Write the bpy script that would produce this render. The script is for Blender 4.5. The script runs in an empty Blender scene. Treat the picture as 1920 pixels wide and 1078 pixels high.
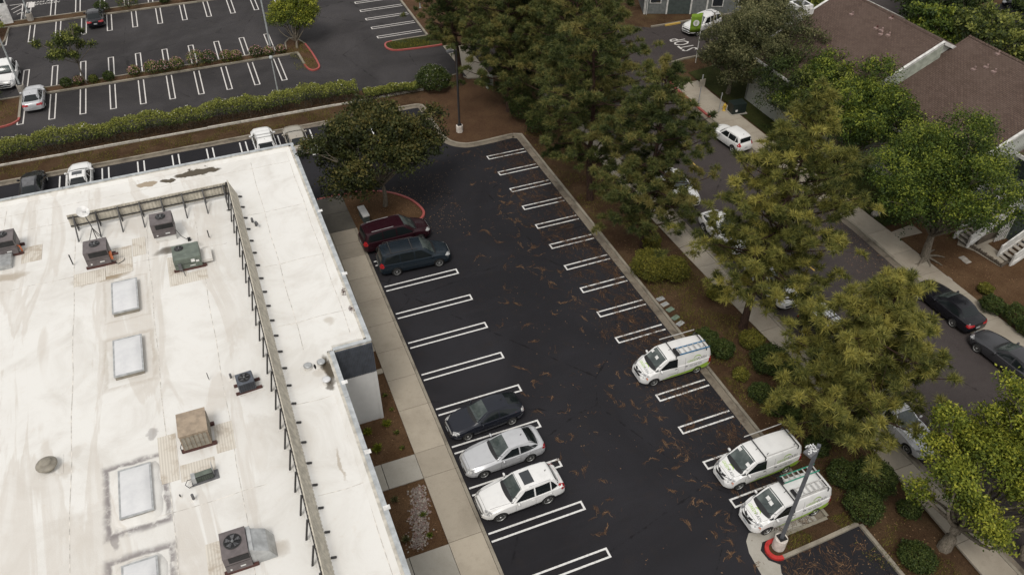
import bpy, bmesh, math, random
import numpy as np
from mathutils import Vector, Matrix
from mathutils.bvhtree import BVHTree

random.seed(7); RNG = np.random.default_rng(7)
SC = bpy.context.scene
COL = SC.collection
R = math.radians

# ------------------------------------------------------------------ camera
F_PX, PITCH, ROLL, YAW = 1503.2, .7141, .0038, .3837
CAM = Vector((-19.855, -55.195, 35.967))
_cp, _sp = math.cos(PITCH), math.sin(PITCH)
FW = Vector((math.sin(YAW)*_cp, math.cos(YAW)*_cp, -_sp))
_rt = Vector((math.cos(YAW), -math.sin(YAW), 0)); _up = _rt.cross(FW)
RT = _rt*math.cos(ROLL)+_up*math.sin(ROLL); UP = -_rt*math.sin(ROLL)+_up*math.cos(ROLL)
cd = bpy.data.cameras.new('camera'); cam = bpy.data.objects.new('camera', cd); COL.objects.link(cam)
cd.sensor_width = 36; cd.lens = F_PX/1920*36; cd.clip_end = 1200; cd.clip_start = .5
M = Matrix((RT, UP, -FW)).transposed().to_4x4(); M.translation = CAM
cam.matrix_world = M; SC.camera = cam

def G(px, py, z=0.0):
    """survey helper: the point at height z seen at a photograph pixel (metres)"""
    d = FW*F_PX + RT*(px-960) - UP*(py-539)
    t = (z-CAM.z)/d.z
    p = CAM + d*t
    return (p.x, p.y)
def G3(px, py, z=0.0):
    a = G(px, py, z); return Vector((a[0], a[1], z))

# ------------------------------------------------------------------ light: bright overcast
W = bpy.data.worlds.new('World'); SC.world = W; W.use_nodes = True
nt = W.node_tree; nt.nodes.clear()
sky = nt.nodes.new('ShaderNodeTexSky'); sky.sky_type = 'NISHITA'; sky.sun_disc = False
sky.sun_elevation = R(58); sky.sun_rotation = R(215); sky.air_density = 1; sky.dust_density = 3
hs = nt.nodes.new('ShaderNodeHueSaturation'); hs.inputs['Saturation'].default_value = .22
mx = nt.nodes.new('ShaderNodeMix'); mx.data_type = 'RGBA'; mx.inputs[0].default_value = .55
mx.inputs[7].default_value = (7.4, 7.3, 7.1, 1)
bg = nt.nodes.new('ShaderNodeBackground'); bg.inputs['Strength'].default_value = .105
wo = nt.nodes.new('ShaderNodeOutputWorld')
nt.links.new(sky.outputs[0], hs.inputs['Color']); nt.links.new(hs.outputs[0], mx.inputs[6])
nt.links.new(mx.outputs[2], bg.inputs[0]); nt.links.new(bg.outputs[0], wo.inputs[0])
sl = bpy.data.lights.new('sun', 'SUN'); sl.energy = 1.25; sl.angle = R(18); sl.color = (1, .95, .88)
so = bpy.data.objects.new('sun', sl); COL.objects.link(so)
_e, _a = R(58), R(215)
sd = Vector((math.sin(_a)*math.cos(_e), math.cos(_a)*math.cos(_e), math.sin(_e)))
so.rotation_euler = sd.to_track_quat('Z', 'Y').to_euler(); so.location = (0, 0, 80)
vs = SC.view_settings; vs.view_transform = 'Standard'; vs.look = 'None'; vs.gamma = 1; vs.exposure = 0.34
vs.use_curve_mapping = False

# ------------------------------------------------------------------ materials
class NT:
    def __init__(s, name):
        s.m = bpy.data.materials.new(name); s.m.use_nodes = True; s.t = s.m.node_tree; s.t.nodes.clear()
        s.out = s.n('OutputMaterial'); s.b = s.n('BsdfPrincipled'); s.l(s.b.outputs[0], s.out.inputs[0])
    def n(s, k, **kw):
        o = s.t.nodes.new('ShaderNode'+k)
        for a, b in kw.items(): setattr(o, a, b)
        return o
    def l(s, a, b): s.t.links.new(a, b)
    def v(s, sock, val):
        if hasattr(val, 'links') or isinstance(val, bpy.types.NodeSocket): s.l(val, sock)
        else: sock.default_value = val
    def math(s, op, a, b=0.0, c=0.0, clamp=False):
        o = s.n('Math', operation=op, use_clamp=clamp)
        s.v(o.inputs[0], a); s.v(o.inputs[1], b); s.v(o.inputs[2], c); return o.outputs[0]
    def mix(s, f, a, b, mode='MIX'):
        o = s.n('Mix', data_type='RGBA', blend_type=mode, clamp_factor=True)
        s.v(o.inputs[0], f)
        for i, x in ((6, a), (7, b)):
            if isinstance(x, tuple): x = (*x[:3], 1)
            s.v(o.inputs[i], x)
        return o.outputs[2]
    def pos(s, scale=(1, 1, 1)):
        g = s.n('NewGeometry'); mp = s.n('Mapping'); mp.inputs['Scale'].default_value = scale
        s.l(g.outputs['Position'], mp.inputs[0]); return mp.outputs[0]
    def objc(s, scale=(1, 1, 1)):
        g = s.n('TexCoord'); mp = s.n('Mapping'); mp.inputs['Scale'].default_value = scale
        s.l(g.outputs['Object'], mp.inputs[0]); return mp.outputs[0]
    def noise(s, vec, scale, detail=4, rough=.55, dist=0.0):
        o = s.n('TexNoise'); s.l(vec, o.inputs['Vector']); o.inputs['Scale'].default_value = scale
        o.inputs['Detail'].default_value = detail; o.inputs['Roughness'].default_value = rough
        o.inputs['Distortion'].default_value = dist; return o.outputs['Fac']
    def ramp(s, f, lo, hi):
        o = s.n('MapRange', interpolation_type='SMOOTHSTEP'); s.v(o.inputs[0], f)
        s.v(o.inputs[1], lo); s.v(o.inputs[2], hi); return o.outputs[0]
    def bump(s, h, strength=.3, dist=.01):
        o = s.n('Bump'); o.inputs['Strength'].default_value = strength; o.inputs['Distance'].default_value = dist
        s.v(o.inputs['Height'], h); s.l(o.outputs[0], s.b.inputs['Normal'])
    def fin(s, col, rough=.8, metal=0.0, coat=0.0, spec=None):
        if isinstance(col, tuple): col = (*col[:3], 1)
        s.v(s.b.inputs['Base Color'], col); s.v(s.b.inputs['Roughness'], rough)
        s.b.inputs['Metallic'].default_value = metal; s.b.inputs['Coat Weight'].default_value = coat
        s.b.inputs['Coat Roughness'].default_value = .08
        if spec is not None: s.b.inputs['Specular IOR Level'].default_value = spec
        return s.m

def simple(name, col, rough=.7, metal=0., coat=0., var=.12, scale=3., spec=None, space='obj'):
    t = NT(name); v = t.objc() if space == 'obj' else t.pos()
    f = t.noise(v, scale, 5)
    c2 = tuple(max(0, c*(1-var*2.2)) for c in col); c1 = tuple(c*(1+var) for c in col)
    return t.fin(t.mix(t.ramp(f, .3, .7), c2, c1), rough, metal, coat, spec)

MAT = {}
def asphalt(name, base, warm, patch=.35):
    t = NT(name); p = t.pos()
    big = t.noise(p, .12, 5, .6, .6); med = t.noise(p, 1.1, 5, .65); fine = t.noise(p, 38, 2, .8); st = t.noise(t.pos((.25, 1.6, 1)), .5, 4, .6, 1.0)
    c = t.mix(t.ramp(big, .35, .7), base, tuple(x*(1+patch) for x in base))
    c = t.mix(t.math('MULTIPLY', t.ramp(med, .5, .78), .5), c, warm)
    c = t.mix(t.math('MULTIPLY', t.ramp(st, .55, .75), .35), c, tuple(x*1.6 for x in base))
    c = t.mix(.55, c, t.mix(t.ramp(fine, .38, .62), (.45, .45, .45), (1.7, 1.65, 1.6)), 'MULTIPLY')
    vo = t.n('TexVoronoi', feature='DISTANCE_TO_EDGE'); t.l(t.pos(), vo.inputs[0]); vo.inputs['Scale'].default_value = .105
    wig = t.math('ADD', vo.outputs[0], t.math('MULTIPLY_ADD', t.noise(p, 1.3, 5, .7), .05, -.025))
    crack = t.math('MULTIPLY', t.ramp(wig, .0045, .0015), t.ramp(med, .40, .55))
    c = t.mix(t.math('MULTIPLY', crack, .55), c, tuple(x*.3 for x in base))
    t.bump(fine, .5, .01)
    return t.fin(c, .85, spec=.12)
MAT['asphalt'] = asphalt('sealed_asphalt', (.0175, .0172, .0200), (.026, .022, .021), .45)
MAT['asphalt_upper'] = asphalt('weathered_asphalt', (.032, .030, .031), (.056, .051, .046), .70)
MAT['street'] = asphalt('street_asphalt', (.048, .041, .040), (.036, .029, .027), .25)

def concrete(name, base, dark, sc=1.0, stain=.6):
    t = NT(name); p = t.pos()
    a = t.noise(p, .45*sc, 6, .62, .4); b = t.noise(p, 4*sc, 4, .6); f = t.noise(p, 60, 2, .7)
    oi = t.n('ObjectInfo')
    c = t.mix(t.math('MULTIPLY', t.ramp(a, .42, .72), stain), base, dark)
    c = t.mix(t.math('MULTIPLY', t.ramp(b, .5, .75), .35), c, dark)
    k = t.math('MULTIPLY_ADD', oi.outputs['Random'], .22, .88)
    cc = t.n('CombineColor'); [t.l(k, cc.inputs[i]) for i in range(3)]
    c = t.mix(1.0, c, cc.outputs[0], 'MULTIPLY')
    c = t.mix(.3, c, t.mix(t.ramp(f, .35, .65), (.6, .6, .6), (1.3, 1.3, 1.3)), 'MULTIPLY')
    t.bump(f, .25, .005)
    return t.fin(c, .85)
MAT['concrete'] = concrete('walk_concrete', (.36, .315, .25), (.25, .215, .165))
MAT['concrete_pale'] = concrete('pale_slab_concrete', (.33, .31, .27), (.24, .22, .18))
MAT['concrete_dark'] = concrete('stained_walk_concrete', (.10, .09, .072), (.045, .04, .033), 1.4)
MAT['kerb'] = concrete('kerb_concrete', (.27, .24, .19), (.10, .085, .065), 1.6, .8)
MAT['gutter'] = concrete('gutter_concrete', (.20, .17, .13), (.07, .055, .042), 2.0, .9)
MAT['street_walk'] = concrete('street_walk_concrete', (.34, .30, .24), (.23, .19, .145), .9)

def soil(name, a, b, c3, grass=0.0):
    t = NT(name); p = t.pos()
    n1 = t.noise(p, .5, 5, .6); n2 = t.noise(p, 7, 5, .75); n3 = t.noise(p, 32, 3, .8); n4 = t.noise(p, .9, 4, .6, .8)
    c = t.mix(t.ramp(n1, .35, .7), a, b)
    c = t.mix(t.ramp(n2, .5, .72), c, c3)
    if grass: c = t.mix(t.math('MULTIPLY', t.ramp(n4, .5, .68), grass), c, (.075, .068, .022))
    c = t.mix(.8, c, t.mix(t.ramp(n3, .3, .66), (.35, .33, .3), (1.75, 1.65, 1.5)), 'MULTIPLY')
    t.bump(t.math('ADD', n2, n3), .9, .05)
    return t.fin(c, .95, spec=.1)
MAT['soil'] = soil('leafy_soil', (.054, .032, .019), (.092, .060, .035), (.034, .020, .013), .22)
MAT['mulch'] = soil('brown_mulch', (.080, .047, .026), (.115, .072, .042), (.045, .026, .015))
MAT['wedge'] = soil('bare_soil', (.075, .044, .027), (.10, .062, .037), (.055, .032, .02))
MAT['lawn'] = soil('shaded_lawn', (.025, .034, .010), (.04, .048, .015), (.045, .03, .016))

def paint_line():
    t = NT('road_paint_white'); p = t.pos()
    a = t.noise(p, 9, 4, .75); f = t.noise(p, 60, 2, .8)
    c = t.mix(t.ramp(a, .46, .76), (.72, .71, .69), (.33, .31, .29))
    c = t.mix(t.math('MULTIPLY', t.ramp(f, .6, .8), .4), c, (.2, .19, .18)); return t.fin(c, .7)
MAT['line'] = paint_line()
t = NT('worn_paint_white'); a = t.noise(t.pos(), 7, 5, .8)
MAT['line_worn'] = t.fin(t.mix(t.ramp(a, .48, .75), (.60, .57, .54), (.20, .185, .175)), .75)
t = NT('worn_paint_yellow'); a = t.noise(t.pos(), 7, 5, .8)
MAT['yellow'] = t.fin(t.mix(t.ramp(a, .45, .75), (.55, .36, .08), (.3, .2, .07)), .75)
def redkerb(n, a, b):
    t = NT(n); f = t.noise(t.pos(), 5, 5, .75); return t.fin(t.mix(t.ramp(f, .45, .75), a, b), .6)
MAT['red_fresh'] = redkerb('fresh_red_kerb_paint', (.44, .025, .02), (.30, .018, .015))
MAT['red_old'] = redkerb('faded_red_kerb_paint', (.34, .07, .06), (.22, .09, .075))

for k, a in dict(
    black=((.012, .012, .013), .5), rubber=((.015, .015, .015), .8), dark_metal=((.035, .033, .033), .55),
    white=((.72, .71, .69), .45), trim=((.62, .61, .58), .6), stucco=((.52, .49, .43), .85),
    grey_coping=((.40, .42, .43), .5), light_wall=((.56, .56, .55), .75), charcoal=((.085, .095, .115), .55),
    screen=((.50, .46, .38), .7), hvac=((.135, .115, .115), .55), hvac_green=((.125, .148, .122), .55),
    tan=((.33, .26, .19), .6), wood_red=((.075, .028, .022), .7), pole=((.10, .105, .115), .5),
    pole_pale=((.36, .38, .38), .5), base_white=((.62, .56, .50), .8), galv=((.42, .43, .42), .45),
    vent=((.26, .235, .19), .6), hydrant=((.55, .36, .04), .5), green_box=((.15, .20, .15), .6), dark_box=((.012, .02, .018), .5),
    plastic_grey=((.12, .12, .125), .5), pink_vent=((.26, .18, .16), .7), stone=((.33, .30, .26), .85), gravel=((.20, .16, .14), .8),
    siding_dark=((.055, .07, .065), .8), siding_grey=((.15, .16, .155), .8), timber=((.10, .08, .06), .85), flag_green=((.17, .28, .02), .8),
    sage=((.34, .36, .30), .7), ladder_blue=((.03, .17, .34), .5), ladder_green=((.03, .27, .18), .5), aluminium=((.50, .49, .47), .4),
    amber=((.55, .16, .06), .3), white_print=((.75, .75, .73), .5), print_green=((.33, .52, .06), .5), print_dark=((.07, .075, .08), .5), print_mid=((.30, .42, .25), .5), plate=((.45, .47, .48), .5)
    ).items(): MAT[k] = simple(k, a[0], a[1])
MAT['light_wall'] = simple('pale_panel_wall', (.56,.56,.55), .75, var=.02)
MAT['galv'] = simple('galvanised', (.45, .46, .46), .4, .4)

def bark(n, a, b):
    t = NT(n); f = t.noise(t.objc((6, 6, 1.5)), 3, 5, .7)
    t.bump(f, .8, .04); return t.fin(t.mix(t.ramp(f, .35, .65), a, b), .95, spec=.1)
MAT['bark'] = bark('pine_bark', (.028, .018, .014), (.075, .045, .034))
MAT['bark_grey'] = bark('grey_bark', (.10, .085, .065), (.22, .19, .15))

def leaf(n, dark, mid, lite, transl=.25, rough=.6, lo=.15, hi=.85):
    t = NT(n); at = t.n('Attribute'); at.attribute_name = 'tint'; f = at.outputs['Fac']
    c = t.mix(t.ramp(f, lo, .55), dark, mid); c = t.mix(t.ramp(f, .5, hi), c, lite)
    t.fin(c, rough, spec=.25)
    tr = t.n('BsdfTranslucent'); t.l(c, tr.inputs[0]); ms = t.n('MixShader'); ms.inputs[0].default_value = transl
    t.l(t.b.outputs[0], ms.inputs[1]); t.l(tr.outputs[0], ms.inputs[2]); t.l(ms.outputs[0], t.out.inputs[0]); return t.m
MAT['needle'] = leaf('pine_needles_dark', (.030, .044, .013), (.105, .120, .034), (.235, .20, .062))
MAT['needle_lite'] = leaf('pine_needles_olive', (.048, .060, .015), (.175, .176, .042), (.36, .32, .075))
MAT['leaf_green'] = leaf('glossy_green_leaf', (.018, .036, .008), (.070, .105, .014), (.24, .27, .034))
MAT['leaf_oak'] = leaf('greyish_oak_leaf', (.034, .042, .016), (.105, .108, .044), (.23, .215, .10))
MAT['leaf_magnolia'] = leaf('dark_magnolia_leaf', (.018, .024, .008), (.050, .058, .014), (.125, .105, .028))
MAT['leaf_yellow'] = leaf('yellow_green_leaf', (.050, .075, .012), (.17, .20, .024), (.36, .36, .045))
MAT['leaf_hedge'] = leaf('hedge_leaf', (.022, .034, .010), (.078, .10, .020), (.27, .28, .06))
MAT['leaf_hedge_low'] = leaf('hedge_twiggy_lower_leaf', (.020, .017, .011), (.045, .035, .020), (.08, .055, .035), .1)
MAT['leaf_bush'] = leaf('bush_leaf', (.016, .028, .008), (.045, .068, .015), (.105, .130, .030))
MAT['leaf_olive'] = leaf('olive_shrub_leaf', (.040, .045, .010), (.135, .135, .022), (.27, .24, .04))
MAT['flower_pink'] = simple('pink_flower', (.55, .27, .28), .7)
MAT['flower_white'] = simple('white_flower', (.7, .68, .6), .7)
MAT['litter'] = leaf('dry_needle_litter', (.045, .024, .015), (.11, .062, .034), (.27, .165, .09), .1, .8)

def carpaint(n, col, metal=.0, rough=.32):
    t = NT(n); f = t.noise(t.objc(), 2.2, 4, .6); g = t.noise(t.objc(), 30, 2, .7)
    c = t.mix(t.math('MULTIPLY', t.ramp(f, .45, .75), .5), col, tuple(x*.82+.006 for x in col))
    return t.fin(c, t.math('MULTIPLY_ADD', f, .12, rough-.14), metal, .2, .28)
for n, c, m_ in [('paint_white', (.74, .735, .72), 0), ('paint_silver', (.52, .525, .54), .25), ('paint_black', (.010, .010, .013), 0), ('paint_navy', (.016, .018, .026), .1),
    ('paint_teal', (.017, .025, .034), .2), ('paint_maroon', (.026, .007, .011), .1), ('paint_grey', (.055, .055, .06), .3), ('paint_beige', (.38, .345, .29), .3)]:
    MAT[n] = carpaint(n, c, m_)
t = NT('car_glass'); MAT['glass'] = t.fin((.010, .013, .014), .10, 0, 0, .38)
t = NT('car_windshield'); MAT['windshield'] = t.fin(t.mix(t.ramp(t.noise(t.objc(), 1.3, 3), .35, .65), (.040, .052, .050), (.095, .112, .106)), .10, 0, .1, .5)  # sky reflection put into the base colour as pale grey-green mottling
t = NT('headlight'); MAT['headlight'] = t.fin(t.mix(t.ramp(t.noise(t.objc(), 9, 2), .4, .6), (.62, .62, .60), (.25, .25, .26)), .12, .1, .5)
t = NT('tail_light'); MAT['tail'] = t.fin((.36, .012, .016), .15, 0, .5)
t = NT('alloy'); MAT['alloy'] = t.fin((.46, .46, .45), .35, .6)
t = NT('skylight_acrylic'); MAT['skylight'] = t.fin(t.mix(t.ramp(t.noise(t.objc(), 1.4, 5, .7), .3, .7), (.56, .562, .57), (.64, .64, .64)), .28, 0, .2)
t = NT('window_pane'); MAT['pane'] = t.fin((.02, .024, .028), .08, 0, .2, .8)

# ribbed roof pad
t = NT('ribbed_pad'); p = t.pos(); w = t.n('TexWave', bands_direction='X'); t.l(p, w.inputs[0]); w.inputs['Scale'].default_value = 2.6
st = t.noise(p, 1.1, 5, .7, .6)
MAT['pad'] = t.fin(t.mix(t.ramp(st, .45, .7), t.mix(w.outputs['Fac'], (.52, .48, .42), (.64, .60, .53)), (.40, .34, .27)), .85)

# shingles
t = NT('brown_shingle'); tc = t.objc(); b = t.n('TexBrick'); t.l(tc, b.inputs['Vector']); b.inputs['Scale'].default_value = 1.0
b.inputs['Brick Width'].default_value = .32; b.inputs['Row Height'].default_value = .145; b.inputs['Mortar Size'].default_value = .018; b.inputs['Mortar Smooth'].default_value = .3
b.inputs['Color1'].default_value = (.112, .083, .073, 1); b.inputs['Color2'].default_value = (.082, .060, .051, 1); b.inputs['Mortar'].default_value = (.04, .026, .022, 1)
c = t.mix(.6, b.outputs['Color'], t.mix(t.ramp(t.noise(tc, 11, 4, .8), .35, .65), (.6, .58, .55), (1.55, 1.4, 1.2)), 'MULTIPLY')
c = t.mix(t.math('MULTIPLY', t.ramp(t.noise(tc, .3, 4), .4, .75), .35), c, (.13, .095, .078))
t.bump(b.outputs['Fac'], .5, .02); MAT['shingle'] = t.fin(c, .9, spec=.15)
t = NT('vertical_siding'); w = t.n('TexWave', bands_direction='X'); t.l(t.objc(), w.inputs[0]); w.inputs['Scale'].default_value = 1.6
MAT['siding'] = t.fin(t.mix(w.outputs['Fac'], (.40, .41, .37), (.50, .51, .46)), .8)

# ------------------------------------------------------------------ mesh helpers
class MB:
    def __init__(s): s.v = []; s.f = []; s.m = []
    def add(s, vs, fs, mi=0):
        o = len(s.v); s.v += [tuple(p) for p in vs]; s.f += [tuple(i+o for i in q) for q in fs]; s.m += [mi]*len(fs); return s
    def box(s, x0, y0, z0, x1, y1, z1, mi=0):
        vs = [(x0,y0,z0),(x1,y0,z0),(x1,y1,z0),(x0,y1,z0),(x0,y0,z1),(x1,y0,z1),(x1,y1,z1),(x0,y1,z1)]
        return s.add(vs, [(3,2,1,0),(4,5,6,7),(0,1,5,4),(1,2,6,5),(2,3,7,6),(3,0,4,7)], mi)
    def obox(s, c, size, rot=None, mi=0):
        n = len(s.v); a, b, d = (q/2 for q in size); s.box(-a,-b,-d,a,b,d,mi)
        mt = rot if rot is not None else Matrix.Identity(3)
        for i in range(n, len(s.v)): s.v[i] = tuple(mt @ Vector(s.v[i]) + Vector(c))
        return s
    def beam(s, p0, p1, w, h, mi=0):
        p0, p1 = Vector(p0), Vector(p1); d = p1-p0; q = d.to_track_quat('X', 'Z').to_matrix()
        return s.obox((p0+p1)/2, (d.length, w, h), q, mi)
    def prism(s, poly, z0, z1, mi=0, side=None):
        n = len(poly)
        a = sum(poly[i][0]*poly[(i+1)%n][1]-poly[(i+1)%n][0]*poly[i][1] for i in range(n))
        if a < 0: poly = poly[::-1]
        vs = [(x,y,z0) for x,y in poly]+[(x,y,z1) for x,y in poly]
        s.add(vs, [tuple(range(n,2*n)), tuple(range(n-1,-1,-1))], mi)
        o = len(s.v)-2*n
        for i in range(n):
            j = (i+1)%n; s.f.append((o+i,o+j,o+n+j,o+n+i)); s.m.append(mi if side is None else side)
        return s
    def tube(s, path, rad, n=8, mi=0, cap=True):
        path = [Vector(p) for p in path]; rs = rad if hasattr(rad, '__len__') else [rad]*len(path); o = len(s.v)
        for i, p in enumerate(path):
            d = (path[min(i+1,len(path)-1)]-path[max(i-1,0)]).normalized()
            a = d.cross(Vector((0,0,1)) if abs(d.z) < .95 else Vector((1,0,0))).normalized(); b = d.cross(a)
            for k in range(n):
                t_ = 2*math.pi*k/n; s.v.append(tuple(p+(a*math.cos(t_)+b*math.sin(t_))*rs[i]))
        for i in range(len(path)-1):
            for k in range(n):
                j = (k+1)%n; s.f.append((o+i*n+j,o+i*n+k,o+(i+1)*n+k,o+(i+1)*n+j)); s.m.append(mi)
        if cap:
            s.f.append(tuple(o+k for k in range(n))); s.m.append(mi)
            e = o+(len(path)-1)*n; s.f.append(tuple(e+k for k in range(n-1,-1,-1))); s.m.append(mi)
        return s
    def lathe(s, prof, c=(0,0,0), n=16, rot=None, mi=0, cap=True):
        o = len(s.v); rot = rot or Matrix.Identity(3); c = Vector(c)
        for r_, z in prof:
            for k in range(n):
                a = 2*math.pi*k/n; s.v.append(tuple(rot @ Vector((r_*math.cos(a), r_*math.sin(a), z))+c))
        for i in range(len(prof)-1):
            for k in range(n):
                j = (k+1)%n; s.f.append((o+i*n+k,o+i*n+j,o+(i+1)*n+j,o+(i+1)*n+k)); s.m.append(mi)
        if cap:
            s.f.append(tuple(o+k for k in range(n-1,-1,-1))); s.m.append(mi)
            e = o+(len(prof)-1)*n; s.f.append(tuple(e+k for k in range(n))); s.m.append(mi)
        return s
    def build(s, name, mats, parent=None, smooth=False, loc=None, bevel=0):
        me = bpy.data.meshes.new(name); me.from_pydata(s.v, [], s.f)
        for m_ in (mats if isinstance(mats, (list, tuple)) else [mats]): me.materials.append(MAT[m_] if isinstance(m_, str) else m_)
        if len(set(s.m)) > 1 or (s.m and s.m[0]): me.polygons.foreach_set('material_index', s.m)
        if bevel:
            bm = bmesh.new(); bm.from_mesh(me)
            bmesh.ops.bevel(bm, geom=[e for e in bm.edges if len(e.link_faces) == 2 and e.calc_face_angle(0) > .6], offset=bevel, segments=2, affect='EDGES', profile=.6, clamp_overlap=True)
            bm.to_mesh(me); bm.free()
        if smooth: me.polygons.foreach_set('use_smooth', [True]*len(me.polygons))
        me.update(); return link(name, me, parent, loc)
def link(name, me, parent=None, loc=None):
    o = bpy.data.objects.new(name, me); COL.objects.link(o)
    if parent: o.parent = parent
    if loc: o.location = loc
    return o
def tag(o, label=None, cat=None, group=None, kind=None):
    for k, v in (('label', label), ('category', cat), ('group', group), ('kind', kind)):
        if v: o[k] = v
    return o
def thing(name, label, cat, loc=(0,0,0), rz=0, group=None):
    o = bpy.data.objects.new(name, None); COL.objects.link(o); o.location = loc; o.rotation_euler = (0,0,rz)
    o.empty_display_size = .3
    return tag(o, label, cat, group)
def struct(o, label=None): return tag(o, label, None, None, 'structure')
def copy_tree(o, parent=None):
    c = o.copy(); COL.objects.link(c); c.parent = parent
    for ch in list(KIDS.get(o.name, [])): copy_tree(ch, c)
    return c
KIDS = {}
def mesh_np(name, V, Fc, mat, tint=None, smooth=False, mi=None):
    me = bpy.data.meshes.new(name); nv, nf, k = len(V), len(Fc), Fc.shape[1]
    me.vertices.add(nv); me.vertices.foreach_set('co', V.astype(np.float32).ravel())
    me.loops.add(nf*k); me.loops.foreach_set('vertex_index', Fc.astype(np.int32).ravel())
    me.polygons.add(nf); me.polygons.foreach_set('loop_start', np.arange(0, nf*k, k, dtype=np.int32)); me.polygons.foreach_set('loop_total', np.full(nf, k, dtype=np.int32))
    for m_ in (mat if isinstance(mat, list) else [mat]): me.materials.append(MAT[m_])
    if mi is not None: me.polygons.foreach_set('material_index', mi.astype(np.int32))
    if tint is not None:
        a = me.attributes.new('tint', 'FLOAT', 'FACE'); a.data.foreach_set('value', tint.astype(np.float32))
    if smooth: me.polygons.foreach_set('use_smooth', np.ones(nf, dtype=bool))
    me.update(calc_edges=True); return me
def resample(path, step):
    out = []
    for a, b in zip(path[:-1], path[1:]):
        n = max(1, round(math.dist(a, b)/step))
        out += [(a[0]+(b[0]-a[0])*i/n, a[1]+(b[1]-a[1])*i/n) for i in range(n)]
    return out+[tuple(path[-1])]
def offset_path(path, d):
    out = []
    for i, p in enumerate(path):
        a = path[max(i-1,0)]; b = path[min(i+1,len(path)-1)]
        def nrm(u, v):
            L = math.dist(u, v) or 1; return (-(v[1]-u[1])/L, (v[0]-u[0])/L)
        n1 = nrm(a, p) if i > 0 else nrm(p, b); n2 = nrm(p, b) if i < len(path)-1 else n1
        mx_, my_ = n1[0]+n2[0], n1[1]+n2[1]; l2 = mx_*mx_+my_*my_ or 1; k = min(2.0/l2, 1.6)
        out.append((p[0]+mx_*k*d, p[1]+my_*k*d))
    return out
def strip(path, d0, d1, z0, z1, name, mat, parent=None, jit=0.0):
    """a ribbon with thickness between two offsets of a path (left is positive)"""
    a, b = offset_path(path, d0), offset_path(path, d1); n = len(path); m_ = MB()
    jz = [random.uniform(-jit, jit) for _ in path]
    vs = []
    for i in range(n): vs += [(*a[i], z0), (*b[i], z0), (*b[i], z1+jz[i]), (*a[i], z1+jz[i])]
    fs = []
    for i in range(n-1):
        o = i*4; q = o+4
        fs += [(o+3,o+2,q+2,q+3), (o+0,q+0,q+1,o+1), (o+1,q+1,q+2,o+2), (o+3,q+3,q+0,o+0)]
    fs += [(0,1,2,3), (n*4-1,n*4-2,n*4-3,n*4-4)]
    m_.add(vs, fs); ob = m_.build(name, mat, parent)
    bm = bmesh.new(); bm.from_mesh(ob.data); bmesh.ops.recalc_face_normals(bm, faces=bm.faces); bm.to_mesh(ob.data); bm.free()
    return ob
def sheet(poly, z, name, mat, parent=None):
    n = len(poly); a = sum(poly[i][0]*poly[(i+1)%n][1]-poly[(i+1)%n][0]*poly[i][1] for i in range(n))
    if a < 0: poly = poly[::-1]
    return MB().add([(x,y,z) for x,y in poly], [tuple(range(n))]).build(name, mat, parent)
def arc(cx, cy, r, a0, a1, n=8): return [(cx+r*math.cos(R(a0+(a1-a0)*i/n)), cy+r*math.sin(R(a0+(a1-a0)*i/n))) for i in range(n+1)]
def smooth_path(pts, n=6):
    out = []
    P_ = [pts[0]]+list(pts)+[pts[-1]]
    for i in range(1, len(P_)-2):
        p0, p1, p2, p3 = (np.array(P_[j], float) for j in (i-1, i, i+1, i+2))
        for k in range(n):
            t_ = k/n; out.append(tuple(.5*((2*p1)+(-p0+p2)*t_+(2*p0-5*p1+4*p2-p3)*t_**2+(-p0+3*p1-3*p2+p3)*t_**3)))
    return out+[tuple(pts[-1])]
# ================================================================== SETTING
struct(sheet([(-260,-160),(260,-160),(260,330),(-260,330)], -.03, 'ground', 'soil'))
lot = struct(sheet([(-64,-66),(5.3,-66),(5.3,-30),(4.1,-30),(4.1,10.6),(-64,10.6)], 0, 'parking_lot_asphalt', 'asphalt'))
upper = struct(sheet([(-90,15.1),(2.6,15.1),(2.6,13.7),(3.3,13.7),(3.3,21.9),(2.6,24.5),(2.6,90),(-90,90)], 0, 'upper_parking_lot_asphalt', 'asphalt_upper'))
street = struct(sheet([(10.3,-66),(21.95,-66),(21.95,-26),(22.1,-20),(20.95,-2),(21.0,5.0),(22.2,8.2),(25,9.8),(75,10.4),(75,17.6),(26,17.9),(22,20.5),(10.3,20.5),(8.6,21.8),(3.3,21.8),(3.3,13.7),(8,13.7),(10.3,12)], -.004, 'street', 'street'))
struct(sheet([(3.3,13.75),(5.6,13.75),(5.6,21.8),(3.3,21.8)], .012, 'concrete_crossing', 'street_walk'))
struct(sheet([(40,-60),(90,-60),(90,9),(44,9),(44,-24),(40,-26)], -.006, 'rear_drive', 'asphalt_upper'))

def kerb(path, name='kerb', mat='kerb', w=.17, h=.14, step=1.5, jit=.008, gut=None, side=-1):
    """kerb along a path with the planted side on its left; optional gutter strip on the other side"""
    p = resample(path, step)
    o = strip(p, 0, w, -.02, h, name, mat, None, jit); struct(o)
    if gut: struct(strip(p, -gut, -.004, -.02, .014, 'gutter', 'gutter'))
    return o
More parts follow.
